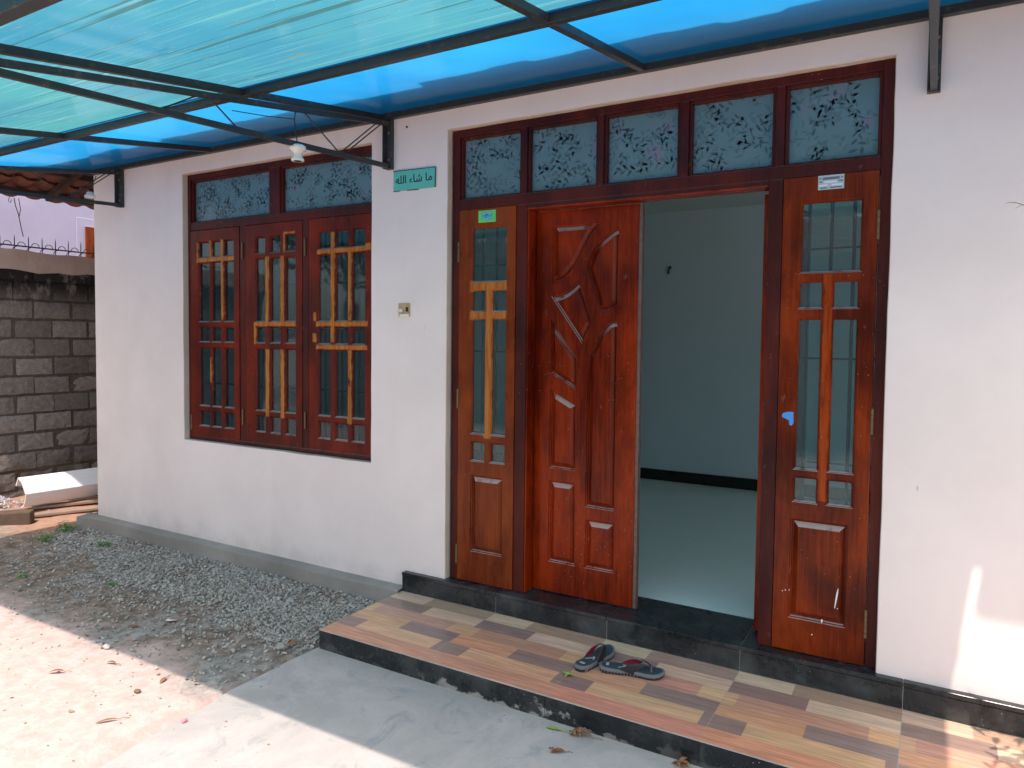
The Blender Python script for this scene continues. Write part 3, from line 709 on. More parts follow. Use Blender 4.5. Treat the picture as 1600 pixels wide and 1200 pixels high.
# stickers and tape on the doors
mb = MB(); mb.box(.170, .277, -.0042, -.0032, 1.930, 1.992, 0)
for z, a, b in ((1.981, .185, .265), (1.971, .182, .268), (1.946, .185, .215), (1.946, .228, .265), (1.938, .210, .25)): mb.box(a, b, -.0048, -.0043, z, z+.0035, 1)
mb.lathe((.223, -.0043, 1.962), [(.0125, 0), (.0125, .0007)], 16, Vector((0, -1, 0)), 1); mb.box(.19, .257, -.0049, -.0044, 1.957, 1.967, 1)
mb.build('sticker', [M['stgreen'], M['stblue']], entr, fix=True)
mb = MB(); mb.box(1.834, 1.932, -.0042, -.0032, 1.944, 2.002, 0)
for z, a, b, mi in ((1.988, 1.838, 1.846, 1), (1.989, 1.852, 1.915, 1), (1.984, 1.850, 1.915, 1), (1.988, 1.92, 1.928, 1), (1.974, 1.838, 1.850, 1), (1.971, 1.858, 1.905, 2), (1.974, 1.911, 1.928, 1), (1.958, 1.838, 1.87, 2), (1.958, 1.885, 1.926, 2), (1.949, 1.842, 1.868, 1), (1.949, 1.88, 1.924, 1)): mb.box(a, b, -.0048, -.0043, z, z+(.007 if mi == 2 else .0045), mi)
mb.build('sticker', [M['stwhite'], M['stprint'], M['white']], entr)
mb = MB(); p = [(1.717, 1.008), (1.722, 1.018), (1.742, 1.024), (1.763, 1.024), (1.764, .978), (1.757, .966), (1.748, .969), (1.746, .988), (1.730, .996), (1.720, .999)]
mb.add([(a, -.0045, b) for a, b in p]+[(a, -.0033, b) for a, b in p], [tuple(range(10)), tuple(range(10, 20))[::-1]]+[(i, (i+1) % 10, 10+(i+1) % 10, 10+i) for i in range(10)]); mb.build('tape_scrap', M['tape'], entr)
for a, b, cx, cz in ((.003, .045, 1.950, .262), (.0035, .008, 1.897, .156), (.0022, .003, 1.86, .09), (.002, .002, 1.955, .22), (.002, .003, 1.75, .26), (.002, .002, 1.765, .263), (.002, .002, 1.738, .255)):
    mb = MB(); pts = [(cx+a*math.cos(k)*(1+.2*math.sin(k*3))+(.006*math.sin((k))*(b > .03)), -.0046, cz+b*math.sin(k)) for k in [j*math.pi/6 for j in range(12)]]
    mb.add(pts, [tuple(range(12))]); mb.add([(x, -.0031, z) for x, y, z in pts]+pts, [(i, (i+1) % 12, 12+(i+1) % 12, 12+i) for i in range(12)]); mb.build('paint_splash', M['white'], entr)

# ------------------------------------------------------------------ canopy
XL, XR, YE = -3.38, 2.665, -2.25
def cz(y): return 2.575+.15*(y+.035)
can = thing('canopy', (0, -.05, 2.55), 'blue translucent roofing sheet on a dark steel frame fixed over the door and window', 'canopy')
def sheet(name, x0, x1, y0, y1, mat, dz=0):
    mb = MB(); nx_ = 24; ny_ = 6; vs = []
    for j in range(ny_+1):
        for i in range(nx_+1):
            x = x0+(x1-x0)*i/nx_; y = y0+(y1-y0)*j/ny_
            vs.append((x, y, cz(y)+dz+.004*noise.noise(Vector((x*1.2, y*1.5, 2)))))
    mb.add(vs, [(j*(nx_+1)+i, j*(nx_+1)+i+1, (j+1)*(nx_+1)+i+1, (j+1)*(nx_+1)+i) for j in range(ny_) for i in range(nx_)], 0, smooth=True)
    o = mb.build(name, M[mat], can, fix=False)
    return o
sheet('roof_sheet', XL, XR, -1.02, -.036, 'poly_new'); sheet('roof_sheet', XL, XR, YE, -1.0, 'poly_old', .006)
sheet('roof_sheet', XR-.03, XR+.05, -.86, -.036, 'poly_new', .009); sheet('roof_sheet', XR+.03, 5.5, -.93, -.036, 'poly_new', .018)  # unseen right-hand sheets, stepped to shape the sun patch on the wall
st = M['steel']
for x in (-3.34, -1.93, -.455, 1.085, 2.63):
    mb = MB(); mb.bar((x, -.04, cz(-.04)-.017), (x, YE+.03, cz(YE+.03)-.017), .030, .030); mb.build('rafter', st, can, bevel=.002)
mb = MB(); mb.bar((XL, -.985, cz(-.985)-.019), (XR, -.985, cz(-.985)-.019), .032, .034); mb.build('purlin', st, can, bevel=.002)
mb = MB(); mb.bar((XL, -2.15, cz(-2.15)-.024), (XR, -2.15, cz(-2.15)-.024), .045, .045); mb.build('front_beam', st, can, bevel=.002)
mb = MB(); mb.box(XL, 5.5, -.068, -.0355, 2.537, 2.571); mb.build('wall_beam', st, can, bevel=.002)
mb = MB(); mb.bar((XR+.04, -.90, cz(-.90)-.02), (5.5, -.90, cz(-.90)-.02), .035, .035); mb.build('front_beam', st, can, bevel=.002)
for x in (-2.96, -.40, 2.235):
    mb = MB(); mb.box(x-.022, x+.022, -.062, -.0355, 2.262, 2.535); mb.box(x-.022, x-.017, -.085, -.062, 2.262, 2.535)
    b = mb.build('bracket', st, can, bevel=.0015)
    for z in (2.31, 2.46):
        mb = MB(); mb.lathe((x+.008, -.062, z), [(.008, 0), (.008, .005), (.004, .008)], 8, Vector((0, -1, 0))); mb.build('bolt', M['hinge'], b)
    mb = MB(); mb.bar((x, -.06, 2.278), (x, -2.06, 2.168), .023, .024); mb.build('lower_chord', st, can, bevel=.0015)
    mb = MB(); mb.bar((x, -.06, 2.512), (x, -2.06, 2.194), .023, .024); mb.build('upper_chord', st, can, bevel=.0015)
    up = lambda y: 2.518+(y+.06)*.159; lo = lambda y: 2.278+(y+.06)*.055
    for y0, y1 in ((-.10, -.42), (-.14, -.45), (-.70, -.43), (-1.23, -1.06), (-1.24, -1.45)):
        mb = MB(); mb.tube([(x, y0, up(y0)), (x, y1, lo(y1))], .0035, 6); mb.build('brace_rod', st, can)
# ceramic lamp holder hung on the truss, with its wire
lh = thing('lamp_holder', (-.40, -.724, 2.168), 'white ceramic bulb holder without a bulb hanging from the middle bracket', 'lamp holder')
mb = MB(); mb.lathe((-.40, -.724, 2.162), [(.021, 0), (.030, .0), (.031, .008), (.022, .022), (.019, .034), (.024, .044), (.038, .052), (.040, .068), (.030, .076), (0.012, .078)], 28); mb.build('body', M['ceramic'], lh)
mb = MB(); mb.lathe((-.40, -.724, 2.1635), [(.019, -.0025), (.019, .0)], 20); mb.build('socket', M['ink'], lh)
mb = MB(); mb.tube([(-.40, -.724, 2.236), (-.405, -.73, 2.30), (-.41, -.735, 2.355), (-.405, -.73, 2.405), (-.40, -.70, 2.412)], .0028, 6)
mb.tube([(-.41, -.735, 2.36), (-.45, -.86, 2.345), (-.50, -1.02, 2.335)], .002, 6); mb.build('wire', M['wire'], lh)
lh2 = thing('lamp_holder', (-2.96, -.27, 2.30), 'small ceramic bulb holder on the leftmost bracket under the dark tiles', 'lamp holder')
mb = MB(); mb.lathe((-2.97, -.27, 2.288), [(.020, 0), (.034, .004), (.036, .02), (.024, .03), (.022, .045), (.014, .05)], 20); mb.build('body', M['ceramic'], lh2)
mb = MB(); mb.tube([(-2.97, -.27, 2.337), (-2.965, -.25, 2.40), (-2.96, -.23, 2.455)], .003, 6); mb.build('wire', M['wire'], lh2)

# sign, switch box, bottles
mb = MB(); sg = thing('sign', (-.232, YW, 2.13), 'small mint green sign with black Arabic writing on the white wall', 'sign')
mb.add([(-.374, YW-.010, 2.140), (-.090, YW-.010, 2.136), (-.088, YW-.010, 2.241), (-.373, YW-.010, 2.247), (-.374, YW-.0002, 2.140), (-.090, YW-.0002, 2.136), (-.088, YW-.0002, 2.241), (-.373, YW-.0002, 2.247)],
       [(0, 1, 2, 3), (7, 6, 5, 4), (0, 4, 5, 1), (1, 5, 6, 2), (2, 6, 7, 3), (3, 7, 4, 0)])
mb.build('board', M['sign'], sg, bevel=.001)
mb = MB(); mb.bar((-.376, YW-.006, 2.249), (-.087, YW-.006, 2.243), .006, .004, (0, 0, 1)); mb.bar((-.086, YW-.006, 2.243), (-.088, YW-.006, 2.136), .006, .003, (0, 1, 0)); mb.bar((-.376, YW-.006, 2.1375), (-.33, YW-.006, 2.137), .006, .003, (0, 0, 1)); mb.bar((-.28, YW-.006, 2.136), (-.20, YW-.006, 2.1345), .006, .003, (0, 0, 1)); mb.build('edge', M['signedge'], sg)
cu = bpy.data.curves.new('lettering', 'FONT'); cu.body = '\uFEEA\uFEE0\uFEDF\uFE8D \uFE80\uFE8E\uFEB7 \uFE8E\uFEE3'; cu.size = .062; cu.align_x = 'CENTER'; cu.extrude = .0006
tx = bpy.data.objects.new('lettering', cu); COL.objects.link(tx); bpy.context.view_layer.update()
me = bpy.data.meshes.new_from_object(tx.evaluated_get(bpy.context.evaluated_depsgraph_get())); bpy.data.objects.remove(tx)
lo_ = bpy.data.objects.new('lettering', me); COL.objects.link(lo_); me.materials.clear(); me.materials.append(M['ink']); lo_.parent = sg
lo_.location = (.002, -.0115, .045); lo_.rotation_euler = (R(90), 0, 0)
sw = thing('switch_box', (-.298, YW, 1.435), 'stained square wall box with bare bell socket between window and door', 'wall box')
mb = MB(); mb.box(-.338, -.258, YW-.006, YW-.0003, 1.437, 1.513); mb.build('plate', M['brassplate'], sw, bevel=.002)
mb = MB(); mb.lathe((-.318, YW-.006, 1.473), [(.012, 0), (.012, .008), (.006, .012)], 12, Vector((0, -1, 0))); mb.box(-.328, -.262, YW-.008, YW-.006, 1.437, 1.452); mb.build('knob', M['ceramic'], sw)
mb = MB(); mb.box(-.284, -.268, YW-.0085, YW-.0062, 1.466, 1.490); mb.build('socket', M['ink'], sw); mb = MB(); mb.box(-.325, -.30, YW-.0075, YW-.0062, 1.441, 1.447); mb.build('socket', M['ink'], sw)
mb = MB(); mb.lathe((-.286, YW-.001, 2.485), [(.006, 0), (.006, .004), (.003, .005)], 8, Vector((0, -1, 0))); tag(mb.build('wall_screw', M['ink']), 'tiny dark screw in the wall above the mint green sign', 'screw')
for x, h, m1, m2, lab in ((.615, .065, 'bluebottle', 'yellowcap', 'blue bottle with yellow cap behind the second frosted transom pane'), (1.050, .055, 'bluebottle', 'yellowcap', 'blue bottle with yellow cap behind the middle transom pane'), (1.000, .032, 'white', 'white', 'small white bottle behind the middle transom pane')):
    b = thing('bottle', (x, .10, 2.0612), lab, 'bottle')
    mb = MB(); mb.lathe((x, .075, 2.0615), [(.020, 0), (.022, .01), (.022, h*.75), (.012, h)], 14); mb.build('body', M[m1], b)
    mb = MB(); mb.lathe((x, .075, 2.0615+h), [(.012, 0.0005), (.012, .018)], 12); mb.build('cap', M[m2], b)

# ------------------------------------------------------------------ sandals
def sandal(heel, toe, mirror, label):
    heel = Vector(heel); toe = Vector(toe); L = (toe-heel).length; d = (toe-heel).normalized(); sd = Vector((d.y, -d.x, 0))*(-1 if mirror else 1)
    root = thing('flip_flop', (*((heel+toe)/2).xy, ZP), label, 'flip-flop', 'pair of flip-flops by the door')
    # half widths along the length: (t, inner side, outer side)
    pr = [(0, 0, 0), (.012, -.016, .016), (.05, -.028, .028), (.14, -.035, .035), (.30, -.033, .036), (.45, -.028, .039), (.60, -.034, .044), (.74, -.043, .046), (.85, -.044, .040), (.93, -.037, .028), (.98, -.022, .014), (1, -.006, .0)]
    out = [(t, a) for t, a, b in pr]+[(t, b) for t, a, b in pr[::-1][1:-1]]
    k = L/.275
    def P(t, s, z): return heel+d*(t*L)+sd*(s*k)+Vector((0, 0, z))
    def lift(t): return .010*max(0, (t-.80)/.2)**1.6
    def slab(mb, z0, z1, sc, mi):
        c = .5; ring = [(.5+(t-.5)*(1-(1-sc)*.5), s*sc) for t, s in out]; n = len(ring)
        zt = lambda t, z: z+lift(t)+(.004*max(0, .3-t)/.3)*(z > .01)
        vs = [P(t, s, zt(t, z0)) for t, s in ring]+[P(t, s, zt(t, z1)) for t, s in ring]
        # strip faces across the sole
        m = n//2; fs = [(i, (i+1) % n, n+(i+1) % n, n+i) for i in range(n)]
        for off in (0, n):
            for i in range(1, m): fs.append((off+i, off+i+1, off+(n-i-1) % n, off+(n-i) % n)) if i+1 <= n-i-1 else None
            fs.append((off+0, off+1, off+n-1))
        mb.add(vs, [tuple(dict.fromkeys(f)) for f in fs if len(set(f)) >= 3], mi)
    mb = MB(); slab(mb, .0015, .010, .97, 0); mb.build('outsole', M['soledark'], root, bevel=.002)
    mb = MB(); slab(mb, .0102, .024, 1.0, 0)
    for i in range(12):
        t = .05+i*.05
        for sgn in (-1, 1):
            a = .034 if t < .5 else .041; mb.bar(P(t, sgn*a*.985, .006), P(t, sgn*a*1.02, .017), .006, .003, tuple(d))
    mb.build('midsole', M['sole'], root, bevel=.003, seg=3)
    mb = MB(); slab(mb, .0242, .0262, .86, 0); mb.build('footbed', M['footbed'], root, bevel=.001)
    mb = MB(); mb.bar(P(.13, -.012, .0272+.003), P(.13, .014, .0272+.003), .012, .001); mb.build('print', M['mark'], root); mb = MB(); mb.bar(P(.30, -.016, .0272+.001), P(.44, .010, .0275), .006, .001); mb.bar(P(.36, .016, .0272), P(.46, .002, .0275), .006, .001); mb.build('print', M['mark'], root)
    # V strap: band from each side to the toe post
    post = P(.80, -.012, .028)
    def band(side, mi, inner):
        cs = []; N_ = 9; tt = .44; a = -.031 if side < 0 else .040
        base = P(tt, a, .016); top = P(.80, -.012, .047); cr = P(.60, a*.88, .072)
        for i in range(N_):
            u = i/(N_-1); p = base*(1-u)**2+cr*2*u*(1-u)+top*u*u
            wd = (.026*(1-u)**1.1+.006)*k; cs.append((p, wd))
        vs = []
        for p, wd in cs:
            e = (d*.9+Vector((0, 0, -.22))).normalized()*wd
            off = (sd*(-side)).normalized()*(-.0013 if not inner else .0013)+Vector((0, 0, .0013 if not inner else -.0013))
            vs += [p-e+off, p+off+(sd*side*.002+Vector((0, 0, .002)) if not inner else Vector((0, 0, 0))), p+e+off]
        return vs, [(i*3+j, i*3+j+1, (i+1)*3+j+1, (i+1)*3+j) for i in range(N_-1) for j in range(2)]
    for side in (-1, 1):
        mb = MB(); vs, fs = band(side, 0, False); mb.add(vs, fs, 0, smooth=True); v2, f2 = band(side, 1, True); mb.add(v2, f2, 1, smooth=True)
        n = len(vs); m = MB(); m = mb
        for i in range(n//3-1):
            for j in (0, 2): mb.add([vs[i*3+j], vs[i*3+3+j], v2[i*3+3+j], v2[i*3+j]], [(0, 1, 2, 3)], 2)
        mb.build('strap', [M['strap'], M['strapred'], M['strapgrey']], root, fix=False)
    mb = MB(); mb.tube([post-Vector((0, 0, .003)), P(.80, -.012, .049)], [.004, .003], 8); mb.lathe(post-Vector((0, 0, .002)), [(.007, 0), (.005, .002)], 10); mb.build('toe_post', M['strapgrey'], root)
    return root
sandal((.985, -.445, ZP), (1.035, -.178, ZP), False, 'left flip-flop pointing at the doorstep, lying behind the other one')
sandal((1.055, -.372, ZP), (1.325, -.300, ZP), True, 'right flip-flop lying sideways to the step with red strap lining')

# ------------------------------------------------------------------ gravel, stones, leaves, weeds
def rock(mb, c, r, rnd, col):
    bm = bmesh.new(); bmesh.ops.create_icosphere(bm, subdivisions=1, radius=1)
    sc = Vector((rnd.uniform(.7, 1.3), rnd.uniform(.6, 1.1), rnd.uniform(.45, .8)))*r; a = rnd.uniform(0, 6.28); tl = rnd.uniform(-.5, .5)
    q = Matrix.Rotation(a, 3, 'Z') @ Matrix.Rotation(tl, 3, 'X')
    vs = [Vector(c)+q @ (Vector((v.co.x*sc.x, v.co.y*sc.y, v.co.z*sc.z))*rnd.uniform(.72, 1.15)) for v in bm.verts]
    mb.add(vs, [tuple(v.index for v in f.verts) for f in bm.faces], 0, col); bm.free()
_ico = bmesh.new(); bmesh.ops.create_icosphere(_ico, subdivisions=1, radius=1)
IV = [v.co.copy() for v in _ico.verts]; IF = [tuple(v.index for v in f.verts) for f in _ico.faces]; _ico.free()
def pebble(mb, x, y, z, r, rnd, col):
    a = rnd.uniform(0, 6.28); ca, sa = math.cos(a), math.sin(a); sx_, sy2, sz2 = r*rnd.uniform(.7, 1.4), r*rnd.uniform(.55, 1.0), r*rnd.uniform(.4, .8); tlt = rnd.uniform(-.6, .6)
    vs = []
    for v in IV:
        j = rnd.uniform(.7, 1.15); px, py, pz = v.x*sx_*j, v.y*sy2*j, v.z*sz2*j; pz += px*tlt
        vs.append((x+px*ca-py*sa, y+px*sa+py*ca, z+pz))
    mb.add(vs, IF, 0, col)
rnd = random.Random(3); mb = MB()
def gcol():
    g = rnd.uniform(.22, .44); return (g*1.03, g, g*.90) if rnd.random() < .85 else (g*1.15, g*.95, g*.75)
def gdens(x, y):
    lim = -.62 - .22*noise.noise(Vector((x*1.1, 7, 0))) - .16*max(0, min(1, (x+2.2)/1.5)) + .35*max(0, (-2.3-x))
    return 1 if y > lim else .22*math.exp((y-lim)/.20)+.035
cnt = 0
while cnt < 12000:
    x, y = rnd.uniform(-3.6, -.27), rnd.uniform(-1.25, -.115)
    if x > -.31 and y < -.69: continue
    if x > -.292: continue
    dd = gdens(x, y)*(.75+.7*noise.noise(Vector((x*3, y*3, 1))))
    if rnd.random() > dd: continue
    r = rnd.uniform(.005, .012); pebble(mb, x, y, gh(x, y)+r*rnd.uniform(.1, .9), r, rnd, gcol()); cnt += 1
tag(mb.build('gravel', M['stone'], fix=False), 'grey crushed stone spread along the foot of the wall', 'gravel', None, 'stuff')
mb = MB()
for i in range(900):
    x, y = rnd.uniform(-4.2, .6), rnd.uniform(-2.6, -.7)
    if x > -.33: 
        if rnd.random() < .8: continue
    r = rnd.uniform(.002, .007) if rnd.random() < .93 else rnd.uniform(.008, .014)
    pebble(mb, x, y, (G if x > -.33 else gh(x, y))+r*.3, r, rnd, tuple(v*rnd.uniform(.7, 1.3) for v in (.36, .28, .23)))
for i in range(150):
    x, y = rnd.uniform(-.2, 2.0), rnd.uniform(-1.0, -.70); r = rnd.uniform(.0012, .003); pebble(mb, x, -.70-abs(rnd.gauss(0, .07)), G+r*.5, r, rnd, (.3, .27, .2))
tag(mb.build('grit', M['stone'], fix=False), 'scattered grit and tiny stones on the yard', 'grit', None, 'stuff')
# pile at far left
mb = MB()
for i in range(700):
    a = rnd.uniform(0, 6.28); q = abs(rnd.gauss(0, .16)); x, y = -4.65+q*math.cos(a)*1.2, -.22+q*math.sin(a); r = rnd.uniform(.008, .016)
    pebble(mb, x, y, G+.02+max(0, .16-q*.6)*rnd.uniform(.8, 1), r, rnd, tuple(v*rnd.uniform(.8, 1.2) for v in (.42, .40, .42)))
tag(mb.build('gravel_pile', M['stone'], fix=False), 'small heap of pale crushed stone by the block wall', 'gravel', None, 'stuff')
def stone(x, y, r, z, col, label):
    mb = MB(); rr = random.Random(int(x*1000)); bm = bmesh.new(); bmesh.ops.create_icosphere(bm, subdivisions=3, radius=1)
    vs = []
    for v in bm.verts:
        p = v.co*r*(1+.28*noise.noise(v.co*1.7+Vector((x*9, y*9, 0)))+.08*noise.noise(v.co*6)); vs.append((x+p.x*1.15, y+p.y*.85, z+r*.45+p.z*.62))
    mb.add(vs, [tuple(v.index for v in f.verts) for f in bm.faces], 0, col); bm.free()
    tag(mb.build('stone', M['stone'], fix=False), label, 'stone')
stone(-.435, -.80, .028, G, (.30, .29, .26), 'rough grey stone beside the slab corner near the step')
stone(-1.16, -1.235, .018, G, (.48, .42, .37), 'pale round stone right at the shadow edge on the dirt')
stone(-.62, -1.42, .014, G, (.20, .12, .09), 'small dark brown stone on the sunlit soil')
mb = MB(); mb.add([(-1.22, -.86, G+.006), (-1.165, -.855, G+.012), (-1.15, -.90, G+.03), (-1.19, -.905, G+.024), (-1.22, -.86, G+.001), (-1.165, -.855, G+.007), (-1.15, -.90, G+.022), (-1.19, -.905, G+.018)], [(0, 1, 2, 3), (7, 6, 5, 4), (0, 4, 5, 1), (1, 5, 6, 2), (2, 6, 7, 3), (3, 7, 4, 0)])
tag(mb.build('plaster_chip', M['white']), 'white plaster chip standing out on the brown dirt', 'debris')

def leafmesh(mb, c, L, W, yaw, curl, tilt=0, mi=0, n=6):
    c = Vector(c); q = Matrix.Rotation(yaw, 3, 'Z') @ Matrix.Rotation(tilt, 3, 'Y'); vs = []
    for i in range(n+1):
        t = i/n; wd = W*math.sin(math.pi*min(1, .04+t*.96))**.8*(1-.25*t); h = curl*L*(math.sin(t*2.6))*.5
        for s in (-1, 0, 1): vs.append(c+q @ Vector(((t-.5)*L, s*wd/2, h+abs(s)*wd*.35*curl+.002)))
    fs = [(i*3+j, i*3+j+1, (i+1)*3+j+1, (i+1)*3+j) for i in range(n) for j in range(2)]
    nv = len(vs); vs2 = [v-Vector((0, 0, .0006)) for v in vs]
    mb.add(vs+vs2, fs+[tuple(a+nv for a in f[::-1]) for f in fs], mi, smooth=True)
def fallen(x, y, z, L, W, yaw, curl, label, mat='dryleaf', stem=True, extra=0):
    mb = MB(); leafmesh(mb, (x, y, z), L, W, yaw, curl)
    rr = random.Random(int(abs(x*999)))
    for k in range(extra): leafmesh(mb, (x+rr.uniform(-.4, .4)*L, y+rr.uniform(-.3, .3)*L, z+.006), L*rr.uniform(.4, .8), W*.7, yaw+rr.uniform(-1.6, 1.6), curl*1.4, rr.uniform(-.3, .3))
    if stem:
        d = Vector((math.cos(yaw), math.sin(yaw), 0)); mb.tube([Vector((x, y, z+.004))+d*L*.48, Vector((x, y, z+.008))+d*L*.75, Vector((x, y, z+.002))+d*L*.98], .0011, 5)
    tag(mb.build('dry_leaf' if mat == 'dryleaf' else 'leaf', M[mat], fix=False), label, 'leaf')
fallen(1.144, -.745, G, .085, .038, .25, .5, 'crumpled dry brown leaf on the slab close to the riser', extra=2)
fallen(1.03, -.752, G, .07, .022, .1, .15, 'flat yellow green leaf on the slab left of the crumpled one', 'yelleaf')
fallen(1.115, -.885, G, .055, .026, .5, .35, 'tan dry leaf farthest from the step on the slab', extra=1)
fallen(1.53, -.735, G, .07, .03, -.2, .4, 'cluster of torn dry leaves at the bottom right against the riser', extra=3)
fallen(-.40, -.755, G+.008, .07, .03, 1.2, .5, 'orange brown leaf pair beside the slab corner', extra=1)
fallen(-1.29, -1.02, G, .055, .04, .4, .4, 'golden curled leaf on the dark dirt')
fallen(-.62, -1.30, G, .05, .022, 2.0, .3, 'small leaf just outside the shadow edge')
fallen(-1.10, -1.50, G, .07, .02, .6, .3, 'narrow dry leaf on the sunlit soil, nearest the left border')
fallen(-.50, -1.62, G, .08, .016, .9, .2, 'thin straw coloured leaf on the sunlit soil near the slab edge')
fallen(-.98, -1.32, G, .06, .018, .2, .3, 'brown leaf bit next to the shadow edge in the middle of the yard')
mb = MB(); 
for k in range(4): leafmesh(mb, (.965+.014*math.cos(k*1.6), -.50+.012*math.sin(k*1.6), ZP+.002), .028, .018, k*1.6, .5)
tag(mb.build('leaf', M['yelleaf'], fix=False), 'tiny bright green leaf on the wood pattern tiles beside the flip-flops', 'leaf')

def weed(x, y, r, h, label, seed):
    rr = random.Random(seed); w_ = thing('weed', (x, y, gh(x, y)), label, 'weed'); mb = MB(); ms = MB()
    for i in range(int(26*r/.08)):
        a = rr.uniform(0, 6.28); q = r*rr.random()**.6; p = Vector((x+q*math.cos(a), y+q*math.sin(a)*.8, gh(x, y)+h*rr.uniform(.3, 1)*(1-.5*q/r)))
        ms.tube([(x+q*.3*math.cos(a), y+q*.3*math.sin(a), gh(x, y)-.005), tuple(p)], .0012, 4)
        for j in range(5): leafmesh(mb, p+Vector((rr.gauss(0, .012), rr.gauss(0, .012), rr.gauss(0, .008))), rr.uniform(.010, .022), rr.uniform(.007, .013), rr.uniform(0, 6.28), rr.uniform(.2, .7), rr.uniform(-.6, .4), n=3)
    ms.build('stem', M['greenleaf'], w_); mb.build('foliage', M['greenleaf'], w_, fix=False)
weed(-3.30, -.44, .07, .07, 'low green weed clump nearest the dark kerb block', 1)
weed(-3.46, -.21, .09, .09, 'wider green weed beside the end of the plinth', 2)
weed(-3.60, .06, .06, .10, 'yellowish weed sprouting at the house corner', 3)
weed(-2.78, -.31, .05, .04, 'tiny weed tuft in the gravel near the plinth', 4)
weed(-2.62, -.92, .022, .018, 'pale seedling in the brown dirt at the left border', 5)
weed(-2.02, -.70, .022, .012, 'small seedling in the middle of the gravel', 6)

# ------------------------------------------------------------------ side passage
BX = -5.0
bw = thing('boundary_wall', (BX, 1.5, G), 'rough grey cement block wall stained black below its rendered top', 'wall')
mb = MB(); rb = random.Random(11); bh, bl = .176, .335
for r in range(13):
    z0 = G-.10+r*bh; off = (r % 2)*bl/2
    for k in range(-8, 14):
        y0 = k*bl+off+rb.uniform(-.01, .01); g = rb.uniform(.18, .30)
        col = (g*1.0, g*.90, g*.82)
        dx = rb.uniform(-.004, .008); m_ = .012
        n0 = len(mb.v); yy0, yy1, zz0, zz1 = y0+m_, y0+bl-m_+rb.uniform(-.01, .006), z0+m_, z0+bh-m_+rb.uniform(-.006, .004)
        # gridded front face with chipped surface
        nu, nv = 5, 4; vs = []
        for j in range(nv+1):
            for i in range(nu+1):
                yy = yy0+(yy1-yy0)*i/nu; zz = zz0+(zz1-zz0)*j/nv; e = (i in (0, nu)) or (j in (0, nv))
                vs.append((BX+dx+(-.006 if e else .0)+.006*noise.noise(Vector((yy*22, zz*22, k))), yy+(.006*noise.noise(Vector((yy*31, zz*31, 1))) if e else 0), zz+(.006*noise.noise(Vector((yy*31, zz*31, 5))) if e else 0)))
        mb.add(vs, [(j*(nu+1)+i, j*(nu+1)+i+1, (j+1)*(nu+1)+i+1, (j+1)*(nu+1)+i) for j in range(nv) for i in range(nu)], 0, col)
        # rim back to the mortar
        per = [(i, 0) for i in range(nu)]+[(nu, j) for j in range(nv)]+[(i, nv) for i in range(nu, 0, -1)]+[(0, j) for j in range(nv, 0, -1)]
        fr = [vs[j*(nu+1)+i] for i, j in per]; bk = [(BX-.018, b, c) for a, b, c in fr]; m = len(per)
        mb.add(fr+bk, [(i, (i+1) % m, m+(i+1) % m, m+i) for i in range(m)], 0, col)
mb.build('blocks', M['block'], bw, fix=False)
mb = MB(); mb.box(BX-.17, BX-.008, -3, 5, -.3, 1.93, 0, (.120, .103, .089)); mb.build('mortar', M['block'], bw)
mb = MB(); ny = 90; vs = []
for i in range(ny+1):
    y = -3+8*i/ny; zt = 2.085+.018*noise.noise(Vector((y*3, 0, 0)))+.01*noise.noise(Vector((y*11, 0, 0))); zb = 1.90+.05*noise.noise(Vector((y*4, 3, 0)))
    vs += [(BX-.18, y, 1.85), (BX-.17, y, zt), (BX+.004, y, zt), (BX+.016+.006*noise.noise(Vector((y*9, 1, 1))), y, zb)]
mb.add(vs, [(i*4+j, i*4+j+1, (i+1)*4+j+1, (i+1)*4+j) for i in range(ny) for j in range(3)]); mb.build('rendered_top', M['render'], bw, bevel=.006)
sp_ = thing('spike_rail', (BX-.08, 1, 2.09), 'thin iron rail with upright spikes and hooped curls on the block wall', 'spike rail')
mb = MB(); mb.bar((BX-.08, -2.5, 2.135), (BX-.08, 4.5, 2.132), .010, .012); mb.build('rail', st, sp_)
for k in range(38):
    y = -2.3+k*.12*1.0; mb = MB(); mb.tube([(BX-.08, y, 2.08), (BX-.08, y, 2.20), (BX-.08, y, 2.235)], [.005, .0045, .001], 6)
    pts = [(BX-.08, y+.06+.034*math.cos(a), 2.138+.034*math.sin(a)) for a in [math.pi*j/8 for j in range(9)]]; mb.tube(pts, .0035, 5)
    mb.tube([(BX-.08, y+.02, 2.128), (BX-.08, y-.008, 2.115), (BX-.08, y-.02, 2.09)], .0035, 5)
    mb.build('spike', st, sp_)
# hanging wire at the lean-to eave
mb = MB(); mb.tube([(-5.37, .36, 2.62), (-5.37, .37, 2.55), (-5.38, .40, 2.47), (-5.38, .425, 2.33), (-5.38, .44, 2.26)], .004, 5); mb.tube([(-5.37, .40, 2.62), (-5.37, .415, 2.52), (-5.38, .405, 2.44), (-5.38, .42, 2.36)], .0035, 5)
mb.tube([(-5.37, .32, 2.62), (-5.37, .31, 2.58), (-5.37, .325, 2.565), (-5.37, .34, 2.60)], .003, 5)
tag(mb.build('hanging_wire', M['wire']), 'black wires dangling from the tile eave over the block wall', 'wire')

